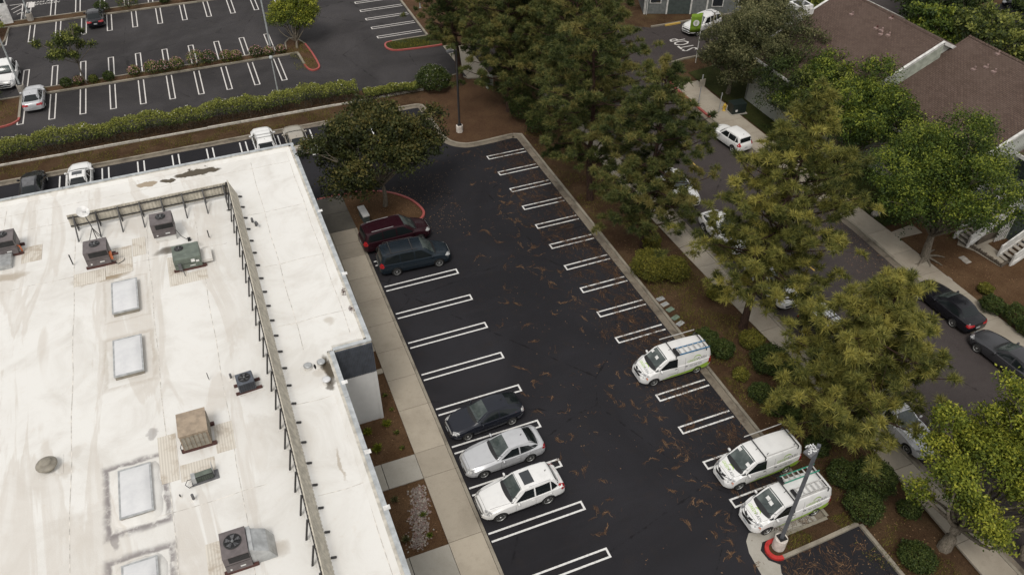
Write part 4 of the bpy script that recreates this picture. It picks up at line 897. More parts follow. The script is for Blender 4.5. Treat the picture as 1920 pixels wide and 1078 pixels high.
        if k == 'van':
            side('side_window', [(A0+.02,bz-.02),(hd-.62,bz-.05),(hd-.62,tz_-.02),(A1+.06,tz_-.02)]); side('side_window', [(A0+.22,bz-.03),(A0+.03,bz-.02),(A0+.02,bz-.01),(A0+.0,bz+.10)], nu=2, nv=2)
            doors = [hd-.68, A0-.0, -.55]
        else:
            zr = lambda x: min(s.zt(x)-.12, tz_)
            mid = (A1+rr)/2+.08 if k in ('sedan','hatch') else hd-.62
            side('side_window', [(A0,bz-.005),(mid+.05,bz),(mid+.05,zr(mid)),(A1,zr(A1))])
            if k in ('sedan','hatch'):
                r1 = rr-.15; side('side_window', [(mid-.03,bz),(r1-.10,bz+.035),(rr+.05,zr(rr)-.05),(mid-.03,zr(mid))]); side('side_window', [(r1-.13,bz+.04),(r1-.38,bz+.07),(r1-.20,bz+.16),(rr-.02,zr(rr)-.10)], nu=3)
            else:
                e1 = mid-.98 if k in ('minivan','bigsuv') else mid-.86
                side('side_window', [(mid-.03,bz),(e1,bz+.01),(e1,zr(mid)),(mid-.03,zr(mid))]); r1 = max(rr-.05, xt+.42)
                side('side_window', [(e1-.06,bz+.01),(r1-.12,bz+.10 if k != 'minivan' else bz+.03),(r1+.10,zr(rr)-.05),(e1-.06,zr(mid))], 'glass', 7)
            doors = [mid, A0+.02, (rr-.0 if k in ('sedan','hatch') else mid-.95)]
        for x in doors: side('door_seam', [(x-.006,p['zb']+.18),(x+.006,p['zb']+.18),(x+.006,bz-.02),(x-.006,bz-.02)], 'black', 1, 6, .002)
        x0, x1 = doors[-1], doors[1]
        side('sill_seam', [(x0,p['zb']+.17),(x1,p['zb']+.17),(x1,p['zb']+.185),(x0,p['zb']+.185)], 'black', 12, 1, .002)
        for sd in (-1,1):
            for x in (doors[0]+.16, (doors[-1]+.14 if k != 'van' else -.62)):
                y = sd*(s.w(x)*W2+.004); MB().obox((x, y*.992, p['belt']-.13),(.16,.035,.03)).build('door_handle', 'black' if k == 'van' else paint, s.root, bevel=.008)
        # rear glass
        yb = W2*(.70 if k in ('sedan','hatch') else .74)
        if k == 'sedan': s.decal('rear_window', 'glass', 'T', [(rr-.02,-rwc*.92),(rr-.02,rwc*.92),(bl+.08,W2*.70),(bl+.08,-W2*.70)], 10, 5, .006, bow=-.07)
        elif k == 'hatch': s.decal('rear_window', 'glass', 'T', [(rr-.03,-rwc*.92),(rr-.03,rwc*.92),(bl+.06,W2*.68),(bl+.06,-W2*.68)], 10, 5, .006, bow=-.04)
        else: s.decal('rear_window', 'glass', 'B', [(-yb,p['deck']+.10),(yb,p['deck']+.10),(rwc*.86,H-.15),(-rwc*.86,H-.15)], 10, 5, .006)
        # hood edge, boot edge
        for sd in (-1,1): s.decal('hood_seam', 'black', 'T', [(co-.02,sd*W2*.80),(co-.02,sd*(W2*.80-.012)),(xn-.26,sd*(W2*.64-.012)),(xn-.26,sd*W2*.64)], 1, 8, .002)
        s.decal('hood_seam', 'black', 'T', [(xn-.25,-W2*.62),(xn-.25,W2*.62),(xn-.238,W2*.62),(xn-.238,-W2*.62)], 10, 1, .003, bow=.0)
        if k == 'sedan': s.decal('boot_seam', 'black', 'T', [(bl-.0,-W2*.74),(bl-.0,W2*.74),(bl-.012,W2*.74),(bl-.012,-W2*.74)], 10, 1, .002)
        # lamps
        nz = p['nz']
        for sd in (-1,1):
            s.decal('headlight', 'headlight', 'T', [(xn-.50,sd*W2*.86),(xn-.36,sd*W2*.93),(xn-.10,sd*W2*.68),(xn-.20,sd*W2*.50)], 5, 5, .006)
            if k == 'van': s.decal('turn_signal', 'amber', 'T', [(xn-.42,sd*W2*.92),(xn-.34,sd*W2*.955),(xn-.22,sd*W2*.86),(xn-.28,sd*W2*.80)], 3, 3, .009)
            dr = 'L' if sd > 0 else 'R'
            if k in ('suv','minivan','bigsuv','boxy','van'):
                z0 = p['belt']-.22 if k != 'van' else .62; z1 = p['belt']+(.12 if k != 'van' else .02)
                s.decal('tail_light', 'tail', dr, [(xt+.04,z0),(xt+.30,z0+.06),(xt+.24,z1),(xt+.06,z1)], 4, 4, .007)
                s.decal('tail_light', 'tail', 'B', [(sd*W2*.62,z0+.05),(sd*W2*.93,z0+.0),(sd*W2*.93,z1),(sd*W2*.70,z1)], 4, 4, .007)
            else:
                z0, z1 = p['tz']-.27, p['tz']-.06
                s.decal('tail_light', 'tail' if paint != 'paint_navy' else 'headlight', dr, [(xt+.03,z0),(xt+.26,z0+.07),(xt+.24,z1),(xt+.05,z1)], 4, 4, .007)
                s.decal('tail_light', 'tail', 'B', [(sd*W2*.36,z0+.06),(sd*W2*.9,z0),(sd*W2*.9,z1),(sd*W2*.40,z1-.01)], 4, 4, .007)
        if k == 'van':
            s.decal('grille', 'black', 'F', [(-W2*.30,nz-.24),(W2*.30,nz-.24),(W2*.55,nz-.10),(-W2*.55,nz-.10)], 10, 3, .008)
            s.decal('grille_line', 'black', 'T', [(xn-.27,-W2*.66),(xn-.27,W2*.66),(xn-.235,W2*.66),(xn-.235,-W2*.66)], 16, 1, .007, curve=.20)
            s.decal('grille', 'black', 'T', [(xn-.20,-W2*.36),(xn-.20,W2*.36),(xn-.12,W2*.33),(xn-.12,-W2*.33)], 12, 2, .008, curve=.07)
            s.decal('emblem', 'alloy', 'T', [(xn-.12,-.06),(xn-.12,.06),(xn-.06,.06),(xn-.06,-.06)], 2, 2, .012)
        else: s.decal('grille', 'black', 'F', [(-W2*.52,nz-.30),(W2*.52,nz-.30),(W2*.60,nz-.17),(-W2*.60,nz-.17)], 8, 3, .008)
        if k != 'van': s.decal('grille', 'black', 'F', [(-W2*.50,p['zb']+.14),(W2*.50,p['zb']+.14),(W2*.58,p['zb']+.26),(-W2*.58,p['zb']+.26)], 8, 2, .006)
        if k != 'van': s.decal('grille_edge', 'alloy', 'T', [(xn-.115,-W2*.62),(xn-.115,W2*.62),(xn-.06,W2*.56),(xn-.06,-W2*.56)] , 10, 2, .008, bow=0)
        MB().box(xn+.004,-.16,p['zb']+.27,xn+.014,.16,p['zb']+.40).build('number_plate', 'plate', s.root); MB().box(xt-.014,-.16,p['tz']-.42,xt-.004,.16,p['tz']-.29).build('number_plate', 'plate', s.root)
        s.mirror(paint if k != 'boxy' else 'paint_white')
        MB().tube([(rr+.25 if k != 'van' else hd-.35,0,H+.01),(rr+.18 if k != 'van' else hd-.5,0,H+.07 if k != 'van' else H+.12)], .012 if k == 'van' else .02, 6).build('antenna', 'black', s.root)
        for sd in (-.25,.35): MB().beam((co-.03,sd,s.zt(co-.03)+.012),(co-.28,sd+.42*W2,s.zt(co-.28)+.015),.018,.012).build('wiper', 'black', s.root)
    def rack(s, bars=2, mat='black', wood=False):
        p = s.p; r0, r1 = p['hdr']-.35, p['rr']+.2; y = p['rw']*p['W']/2*.93; H = p['H']
        for sd in (-1,1): MB().tube([(r0,sd*y,H-.03),(r0-.1,sd*y,H+.035),(r1+.1,sd*y,H+.035),(r1,sd*y,H-.03)], .018, 6).build('roof_rail', mat, s.root)
        for i in range(bars):
            x = r0-.35-(r0-r1-.7)*i/max(1,bars-1) if bars > 1 else (r0+r1)/2
            MB().box(x-.03,-y,H+.03,x+.03,y,H+.055).build('cross_bar', mat, s.root)
    def sunroof(s, tint='pane'):
        p = s.p; a = p['hdr']-.18; y = p['rw']*p['W']/2*.62; s.decal('sunroof', tint, 'T', [(a,-y),(a,y),(a-.55,y),(a-.55,-y)], 4, 3, .006)
    def ribs(s, n=5):
        p = s.p; y = p['rw']*p['W']/2*.75
        for i in range(n):
            q = -y+2*y*i/(n-1); s.decal('roof_rib', 'black', 'T', [(p['hdr']-.5,q-.012),(p['hdr']-.5,q+.012),(p['rr']+.15,q+.012),(p['rr']+.15,q-.012)], 1, 6, .003)
CACHE = {}
def by_wheels(front, rear, side, W, f=1.0):
    """car pose from the ground contacts of the front and rear wheel on its visible side (+1 left, -1 right)"""
    a, b = Vector(G(*front)), Vector(G(*rear)); d = (a-b).normalized(); left = Vector((-d.y,d.x))
    c = (a+b)/2-left*side*(W/2-.10)
    return (c.x,c.y), math.atan2(d.y,d.x)

LOT = 'cars parked beside the warehouse walk'
# --- three liveried vans
VAN = 'white vans with a green stripe'
def van(front, rear, label, plat):
    c, a = by_wheels(front, rear, 1, 1.73); a = R(180)+((a-R(180)+math.pi) % (2*math.pi)-math.pi)*.6
    v = Car('van', 'paint_white', 'work_van', label, c, a, VAN, 'van'); p = v.p; W2 = p['W']/2
    for dr in 'LR':
        v.decal('green_stripe', 'print_green', dr, [(v.xt+.16,.33),(.95,.33),(.35,.50),(v.xt+.16,.84)], 24, 5, .004, bow=-.10)
        v.decal('panel_groove', 'trim', dr, [(-.62,1.02),(v.xt+.35,1.02),(v.xt+.35,1.045),(-.62,1.045)], 10, 1, .006)
        v.decal('panel_seam', 'black', dr, [(-.56,1.0),(-.548,1.0),(-.548,1.58),(-.56,1.58)], 1, 6, .002)
        g = 1 if dr == 'R' else -1
        v.text('GREEN', .25, dr, (-1.36-g*.30,1.24), 'print_green', 1.0, .12); v.text('FLASH', .25, dr, (-1.36+g*.34,1.26), 'print_dark', .92, .12)
        v.text('760-438-7297', .17, dr, (-1.28,.90), 'print_dark', .92); v.text('GREENFLASH', .10, dr, (.30,.66), 'print_dark', 1)
        # swoosh arc over the name
        n_ = 16; m_ = MB(); vs = []
        for i in range(n_+1):
            t_ = math.pi*(.04+.90*i/n_); th = .055*math.sin(math.pi*i/n_)**.7+.006
            for q in (0, th):
                x = -1.36+(.24+q)*math.cos(t_)*(1 if dr == 'L' else -1)*-1*g*-1; z = 1.33+(.16+q)*math.sin(t_); h = v.hit((x, 3 if dr == 'L' else -3, z), (0,-1 if dr == 'L' else 1,0)); vs.append(tuple(h[0]+Vector((0,.007 if dr == 'L' else -.007,0))) if h[0] is not None else (x,W2,z))
        m_.add(vs, [(2*i,2*i+1,2*i+3,2*i+2) for i in range(n_)]).build('swoosh', 'print_green', v.root)
    v.text('GREEN', .22, 'T', (1.78,-.22), 'print_green', .95, .1, ang=R(-4)); v.text('FLASH', .22, 'T', (1.80,.30), 'print_dark', .85, .1, ang=R(-4))
    n_ = 12; vs = []
    for i in range(n_+1):
        t_ = math.pi*(.05+.9*i/n_); th = .05*math.sin(math.pi*i/n_)+.006
        for q in (0, th):
            x, y = 1.68-(.10+q)*math.sin(t_), .02+(.20+q)*math.cos(t_); h = v.hit((x,y,3),(0,0,-1)); vs.append(tuple(h[0]+Vector((0,0,.007))))
    MB().add(vs, [(2*i,2*i+1,2*i+3,2*i+2) for i in range(n_)]).build('swoosh', 'print_green', v.root)
    for (px_, py_) in plat:
        v.decal('paper_card', 'white_print', 'T', [(px_-.07,py_-.12),(px_-.07,py_+.12),(px_+.07,py_+.12),(px_+.07,py_-.12)], 2, 2, .010)
    H = p['H']; y = W2*.80
    for x in (.12, -1.95):
        MB().box(x-.022,-y-.04,H+.10,x+.022,y+.04,H+.14).build('cross_bar', 'black', v.root)
        for sd in (-1,1): MB().beam((x,sd*y,H+.12),(x,sd*(y+.02),H-.10),.04,.03).build('rack_foot', 'black', v.root)
    for x in (-.05,-1.75):
        for sd in (-1,1): MB().tube([(x,sd*(y-.12),H+.13),(x-.02,sd*(y-.14),H+.20),(x-.10,sd*(y-.16),H+.19)], .018, 6).build('clamp', 'plastic_grey', v.root)
    return v
v1 = van((1225,722),(1303,699),'white van with a blue ladder on its roof, farthest from the lamp post',[(1.02,.05),(.98,-.55)])
v2 = van((1383,917),(1470,884),'white van with an empty roof rack, between the other two vans',[(.86,-.48),(1.0,.5)])
v3 = van((1435,1000),(1523,964),'white van with a green and a grey ladder, beside the lamp post',[(1.03,.12),(1.0,-.15)])
for v in (v1, v2): MB().beam((.42,-.86,1.99),(-2.0,-.86,1.99),.035,.05).build('side_rail', 'aluminium', v.root)
for v in (v2, v3): MB().beam((.1,.60,1.87),(-1.9,.62,1.90),.03,.03).build('side_rail', 'aluminium', v.root)
def ladder(v, x0, x1, y0, y1, mat, rungm, name, label, z=1.975, sx=0):
    r_ = thing('ladder', label, 'ladder', (0,0,0)); w = (y1-y0)
    M_ = Matrix.Translation(v.root.location) @ Matrix.Rotation(v.root.rotation_euler.z, 4, 'Z'); r_.matrix_world = M_
    for y in (y0,y1): MB().beam((x0,y,z+.04),(x1+sx*(y == y1),y+.03,z+.04),.03,.085).build('side_rail', mat, r_)
    n_ = int(abs(x1-x0)/.30)
    for i in range(n_):
        x = x0+(x1-x0)*(i+.5)/n_; MB().beam((x,y0,z+.05),(x,y1,z+.05),.06,.035).build('rung', rungm, r_)
    MB().box(x0-.02,y0-.02,z-.01,x0+.14,y1+.02,z+.10).build('foot_cap', 'black', r_)
    return r_
ladder(v1, -.05, -2.10, .18, .72, 'ladder_blue', 'aluminium', '', 'blue stepladder with silver rungs strapped on a white van roof')
ladder(v3, .02, -2.15, -.78, -.36, 'ladder_green', 'aluminium', '', 'green ladder on the far side of the roof of the van by the lamp post')
ladder(v3, -.15, -1.95, .12, .58, 'aluminium', 'aluminium', '', 'grey aluminium ladder on the near side of the van roof by the lamp post')
# --- cars by the walk
c, a = by_wheels((877,824),(960,795),1,1.75); v = Car('hatch','paint_navy','hatchback','dark navy hatchback nosed to the walk, farthest up of the three',c,a,LOT)
c, a = by_wheels((908,894),(993,864),1,1.78); v = Car('sedan','paint_silver','sedan','silver sedan between the navy hatchback and the white sunroof car',c,a,LOT)
c, a = by_wheels((938,976),(1027,943),1,1.85); v = Car('suv','paint_white','suv','white suv with a dark sunroof nosed to the walk',c,a,LOT,bow=.2); v.sunroof(); 
y_ = v.p['rw']*v.p['W']/2*.9
for sd in (-1,1): MB().tube([(-.35,sd*y_,1.66),(-1.55,sd*y_,1.655)], .02, 6).build('roof_rail', 'paint_silver', v.root)
c, a = by_wheels((824,499),(745,516),-1,1.97); v = Car('minivan','paint_teal','minivan','dark teal minivan with pale headlights beside the maroon minivan',c,a,LOT,'minivan'); v.rack(2,'dark_metal'); v.ribs(6)
c, a = by_wheels((791.7,452.4),(710,474.6),-1,1.99); v = Car('minivan','paint_maroon','minivan','maroon minivan parked against the tree island',c,a,LOT,'minivan')
for sd in (-1,1): MB().tube([(-.3,sd*.64,1.79),(-1.9,sd*.62,1.77)], .022, 6).build('roof_rail', 'alloy', v.root)
# --- cars behind the building, nosed to the hedge bed
NS = 'cars nosed to the long planting bed'
for kind, paint, nm, px, py, lb, kw in [('hatch','paint_black','hatchback',63,318,'black car with a grey roof, leftmost behind the building',{}),('sedan','paint_white','sedan',150,303,'white sedan with a dark sunroof behind the building',{}),('suv','paint_white','suv',487,240,'white suv with roof rails and cross bars near the roof corner',{}),('sedan','paint_beige','sedan',545,234,'beige sedan half hidden by the building roof corner',{})]:
    x, y = G(px,py,.75); v = Car(kind, paint, nm, lb, (x, y-(BASE['wb']/2+.93)), R(90), NS, 'car', **kw)
    if paint == 'paint_black': v.decal('roof_panel', 'plastic_grey', 'T', [(v.p['hdr']+.0,-.56),(v.p['hdr']+.0,.56),(v.p['rr']-.1,.54),(v.p['rr']-.1,-.54)], 8, 6, .006)  # grey overlay covering the roof of the black car
    if nm == 'suv': v.rack(2,'alloy')
    if kind == 'sedan' and paint == 'paint_white': v.sunroof()
# --- upper lot
UL = 'cars in the upper parking lot'
x, y = G(66,214); Car('sedan','paint_silver','sedan','silver sedan with red tail lights beside the west island',(x,y+2.35),R(91),UL)
x, y = G(15,172); Car('suv','paint_white','suv','pale suv facing the camera, cut by the left edge',(x,y+2.25),R(-91),UL)
x, y = G(182,56); Car('sedan','paint_black','sedan','black sedan alone in the upper lot under the far median',(x,y+2.3),R(91),UL)
# --- street
ST = 'cars parked along the street'
c, a = by_wheels((1339,262),(1370,284),1,1.8); Car('boxy','paint_white','small_suv','white boxy car parked alone across the street near the fire hydrant',c,a,ST,scale=.95)
c, a = by_wheels((1731,571),(1765,602),1,1.85); v = Car('sedan','paint_black','sedan','black sedan on the far kerb, tail towards the grey sedan',(c[0]+.15,c[1]),R(91),ST,L=4.9,wb=2.83,W=1.85)
c, a = by_wheels((1831,661),(1897.6,714),1,1.86); v = Car('sedan','paint_grey','sedan','dark grey sedan on the far kerb cut by the right edge',c,a,ST,L=4.95,wb=2.83,W=1.86)
c, a = by_wheels((1695,845),(1635,785),-1,1.8); Car('sedan','paint_silver','sedan','silver sedan with a bright hood under the yellow green tree',c,a,ST,L=4.7)
x, y = G(1500,590,1.2); Car('bigsuv','paint_black','large_suv','black suv with a pale ribbed roof half under the pine',(x+.95,y-2.3),R(-89),ST); v = None
big = [o for o in COL.objects if o.name.startswith('large_suv')][0]
MB().box(.1-.4,-.62,1.84,-2.25,.62,1.872).build('roof_panel', 'paint_silver', big)
for i in range(5): MB().box(-2.2,-.5+i*.25-.015,1.874,-.4,-.5+i*.25+.015,1.89).build('roof_rib', 'black', big)
for x_ in (-.8,-1.7): MB().box(x_-.03,-.62,1.90,x_+.03,.62,1.93).build('cross_bar', 'black', big)
Car('sedan','paint_white','sedan','white sedan mostly hidden behind the pines, farther up the street',(12.1,-11.0),R(-90),ST)
Car('sedan','paint_white','sedan','white sedan mostly hidden behind the pines, nearer the camera',(12.2,-17.3),R(-90),ST)
Car('hatch','paint_white','hatchback','white hatchback glimpsed beside the leaning pine trunk',(12.0,-23.4),R(-90),ST)
x, y = G(1306,66); Car('bigsuv','paint_white','pickup','white suv turning in beside the green banner',(x+1.0,y+.9),R(196),None,scale=.95)
x, y = G(1905,22); Car('sedan','paint_black','sedan','black car at the top right corner behind the trees',(x+1,y),R(120),None)
# ================================================================== VEGETATION
def unit(n, rng):
    v = rng.normal(size=(n,3)); return v/np.linalg.norm(v, axis=1)[:,None]
def leaf_cloud(cent, nrm, tint, size, rng, flat=.45):
    """one small kite-shaped leaf per point"""
    n = len(cent); a = unit(n, rng); nn = nrm*(1-flat)+unit(n, rng)*flat*1.6; nn /= np.linalg.norm(nn, axis=1)[:,None]+1e-9
    u = np.cross(nn, a); u /= np.linalg.norm(u, axis=1)[:,None]+1e-9; w = np.cross(nn, u); s_ = (size*rng.uniform(.6,1.35,n))[:,None]
    V = np.stack([cent-u*s_*.5, cent+w*s_*.27, cent+u*s_*.5, cent-w*s_*.27], 1).reshape(-1,3)
    F_ = np.arange(n*4).reshape(n,4); return V, F_, tint
def crown_points(lobes, per, rng, spray=.17, sprayn=16, low=-.35, squash=.85):
    C_, N_, T_ = [], [], []
    tot = sum(l[3]**2 for l in lobes)
    for (x,y,z,r) in lobes:
        ns = max(4, int(per*r*r/tot/sprayn)); d = unit(int(ns*1.7), rng); d = d[d[:,2] > low-.35*rng.random(len(d))][:ns]
        rad = r*(rng.uniform(.15,1,len(d))**.35)*rng.uniform(.80,1.22,len(d)); c = np.array([x,y,z])+d*rad[:,None]*np.array([1,1,squash])
        t_ = rng.normal(.35+.34*d[:,2]*(rad/r), .14) + rng.normal(0,.07)  # shading put into leaf tint: upper outer sprays lighter, inner and lower darker
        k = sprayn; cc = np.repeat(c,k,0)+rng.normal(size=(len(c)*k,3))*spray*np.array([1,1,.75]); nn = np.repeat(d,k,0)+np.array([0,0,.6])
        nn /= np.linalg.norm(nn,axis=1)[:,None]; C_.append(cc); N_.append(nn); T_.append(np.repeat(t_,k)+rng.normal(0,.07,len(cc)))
    return np.concatenate(C_), np.concatenate(N_), np.clip(np.concatenate(T_),0,1)
def limb(mb, p0, p1, r0, r1, rng, bend=.12, n=6):
    p0, p1 = np.array(p0,float), np.array(p1,float); L_ = np.linalg.norm(p1-p0); off = rng.normal(size=3)*L_*bend; off[2] = abs(off[2])*.5
    pts = [tuple(p0+(p1-p0)*t_+off*math.sin(math.pi*t_)) for t_ in np.linspace(0,1,n)]
    mb.tube(pts, list(np.linspace(r0,r1,n)), 5 if r0 < .1 else 7, cap=False); return pts
def broadleaf(name, label, base, h, crown, group, mat, seed, leaves=26000, lsize=.17, trunk_r=.2, barkm='bark_grey', lobn=16, lobr=(.30,.42), off=(0,0), z0=.32, cat='tree', spray=.17, low=-.35, base_z=.1, gaps=0.0, sub=4, twigs=True):
    """trunk splits into limbs that carry lobes; crown = (rx, ry)"""
    rng = np.random.default_rng(seed); rx, ry = crown; root = thing(name, label, cat, (base[0],base[1],base_z), 0, group)
    hz = h*(1-z0)/2; cz = h*z0+hz; lobes = []
    for i in range(lobn):
        g = 2.399963*i+rng.uniform(-.4,.4); zz = 1-(i+.5)/lobn*1.78; rr_ = math.sqrt(max(0,1-zz*zz)); q = rng.uniform(.48,.98); r_ = rng.uniform(lobr[0]*.8,lobr[1]*1.12)*min(rx,ry)*(1.15-.35*(q-.48)/.5)
        lobes.append((off[0]+rx*rr_*q*math.cos(g), off[1]+ry*rr_*q*math.sin(g), cz+(hz-r_*.7)*zz*q*1.15+rng.normal(0,.05)*h, r_))
    lobes.append((off[0],off[1],cz+hz*.3,min(rx,ry)*.42))
    small = []
    for (x,y,z,r_) in lobes:
        for k in range(sub):
            d = unit(1,rng)[0]; d[2] = abs(d[2])*.8-.15; small.append((x+d[0]*r_*.85, y+d[1]*r_*.85, z+d[2]*r_*.8, r_*rng.uniform(.32,.5)))
    al = lobes+small
    if gaps: al = [l for l in al if rng.random() > gaps]
    C_, N_, T_ = crown_points(al, leaves, rng, spray, low=low); C_[:,2] = np.maximum(C_[:,2], .25)
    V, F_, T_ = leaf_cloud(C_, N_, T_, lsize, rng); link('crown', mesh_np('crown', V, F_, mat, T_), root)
    mb = MB(); fork = (off[0]*.25, off[1]*.25, h*z0*.9); limb(mb, (0,0,-.15), fork, trunk_r*1.25, trunk_r*.8, rng, .04)
    for (x,y,z,r_) in lobes:
        pts = limb(mb, fork, (x,y,z-r_*.2), trunk_r*.42, .035, rng, .10)
        if twigs:
            for k in range(3): d = unit(1,rng)[0]; limb(mb, pts[4], (x+d[0]*r_*.8,y+d[1]*r_*.8,z+abs(d[2])*r_*.6), .03, .01, rng, .1, 4)
    mb.build('trunk', barkm, root, smooth=True); return root
def pine(label, base, h, z0, rad, seed, lean=(0,0), mat='needle', tufts=1500, group='tall pines between the lot and the street', blade=.36, trunk_r=.26, nb=46, top=.35, shape=1.0, base_z=.1, clumpr=.34):
    rng = np.random.default_rng(seed); root = thing('pine_tree', label, 'pine tree', (base[0],base[1],base_z), 0, group)
    tp = lambda z: np.array([lean[0]*z/h+.12*math.sin(z*.7+seed), lean[1]*z/h+.10*math.cos(z*.6+seed), z]); mb = MB()
    zs = np.linspace(-.15,h*.97,14); mb.tube([tuple(tp(z)) for z in zs], [trunk_r*(1-.86*max(0,z)/h)*(1.25 if z < .2 else 1) for z in zs], 8, cap=False)
    cc, tt = [], []
    for i in range(nb):
        f = (i+.5)/nb; z = z0+(h-z0)*f*.98; az = 2.399963*i+rng.uniform(-.5,.5)
        prof = (math.sin(math.pi*min(1,(f*.86+.14)))**.55)*(1-top*f)*shape; L_ = rad*prof*rng.uniform(.70,1.12); L_ = max(L_, .5)
        st = tp(z); rise = L_*rng.uniform(.05,.38)+(.5*f); en = st+np.array([math.cos(az)*L_, math.sin(az)*L_, rise]); mid = (st+en)/2-np.array([0,0,L_*.10])
        pts = [st*(1-t_)**2+2*mid*t_*(1-t_)+en*t_**2 for t_ in np.linspace(0,1,6)]; mb.tube([tuple(q) for q in pts], list(np.linspace(.02+trunk_r*.28*(1-f*.7),.015,6)), 5, cap=False)
        nc = max(3, int(L_*3.0)); bt = rng.normal(.46,.13)
        for k in range(nc):
            t_ = 1-.78*(k/nc)**1.1; q = st*(1-t_)**2+2*mid*t_*(1-t_)+en*t_**2; sp = (.3+.45*t_)*L_*.38
            cp = q+np.array([rng.normal()*sp, rng.normal()*sp, rng.normal()*.42+.15]) if k else q
            if k and k%2 == 0: mb.tube([tuple(q), tuple(cp)], .012, 3, cap=False)
            cc.append(cp); tt.append(bt+rng.normal(0,.11))
    cc = np.array(cc); tt = np.array(tt); m_ = max(3, int(tufts*1.8/len(cc)))
    tc = np.repeat(cc,m_,0); d = unit(len(tc),rng); d[:,2] = np.abs(d[:,2])*.9-.12; tc = tc+d*(clumpr*rng.uniform(.2,1,len(tc)))[:,None]*np.array([1,1,.85]); axis = d*.7+np.array([0,0,.55]); axis /= np.linalg.norm(axis,axis=1)[:,None]
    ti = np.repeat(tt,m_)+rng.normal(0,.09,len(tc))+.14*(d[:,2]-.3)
    nbld = 20; a = np.repeat(axis,nbld,0)*.75+unit(len(tc)*nbld,rng); a /= np.linalg.norm(a,axis=1)[:,None]; p0 = np.repeat(tc,nbld,0); Ls = blade*rng.uniform(.65,1.15,len(a))
    s_ = np.cross(a, unit(len(a),rng)); s_ /= np.linalg.norm(s_,axis=1)[:,None]+1e-9; w = .026 if mat == 'needle' else .023
    V = np.stack([p0-s_*w, p0+s_*w, p0+a*Ls[:,None]-np.array([0,0,1])*(Ls*.12)[:,None]], 1).reshape(-1,3)
    link('needles', mesh_np('needles', V, np.arange(len(V)).reshape(-1,3), mat, np.clip(np.repeat(ti,nbld)+rng.normal(0,.12,len(a)),0,1)), root)
    mb.build('trunk', 'bark', root, smooth=True); return root
def bush(label, base, r, h, mat, seed, group=None, leaves=3500, lsize=.10, name='shrub', ry=None, base_z=.1, flowers=None, cat='shrub', fn=160, stems=True):
    rng = np.random.default_rng(seed); ry = ry or r; root = thing(name, label, cat, (base[0],base[1],base_z), 0, group); lob = []
    for i in range(13):
        a = rng.random()*6.283; q = rng.uniform(.0,.62); lob.append((r*q*math.cos(a), ry*q*math.sin(a), h*rng.uniform(.36,.62), min(r,ry)*rng.uniform(.34,.48)))
    lob.append((0,0,h*.5,min(r,ry)*.62))
    C_, N_, T_ = [], [], []
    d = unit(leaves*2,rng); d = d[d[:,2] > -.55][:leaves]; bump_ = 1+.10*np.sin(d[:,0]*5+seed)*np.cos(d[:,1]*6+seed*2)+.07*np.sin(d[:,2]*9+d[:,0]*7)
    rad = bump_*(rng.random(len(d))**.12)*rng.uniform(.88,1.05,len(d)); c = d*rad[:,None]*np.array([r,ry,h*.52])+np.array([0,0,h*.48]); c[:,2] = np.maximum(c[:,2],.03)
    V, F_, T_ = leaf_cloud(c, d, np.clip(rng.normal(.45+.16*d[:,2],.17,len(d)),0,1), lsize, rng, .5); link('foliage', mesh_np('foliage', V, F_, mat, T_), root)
    if stems:
        mb = MB()
        for i in range(6): a = i*1.05; mb.tube([(0,0,0),(r*.35*math.cos(a),ry*.35*math.sin(a),h*.4),(r*.7*math.cos(a),ry*.7*math.sin(a),h*.75)], [.03,.02,.008], 5, cap=False)
        mb.build('stem', 'bark', root)['kind'] = 'stuff'
    if flowers:
        d = unit(fn*3,rng); d = d[d[:,2] > .0][:fn]; c = d*np.array([r,ry,h*.53])*1.02+np.array([0,0,h*.49]); V, F_, _ = leaf_cloud(c, d, None, .085 if flowers == 'flower_pink' else .05, rng, .3)
        fo = link('flower_heads', mesh_np('flower_heads', V, F_, flowers), root); fo['kind'] = 'stuff'
    return root

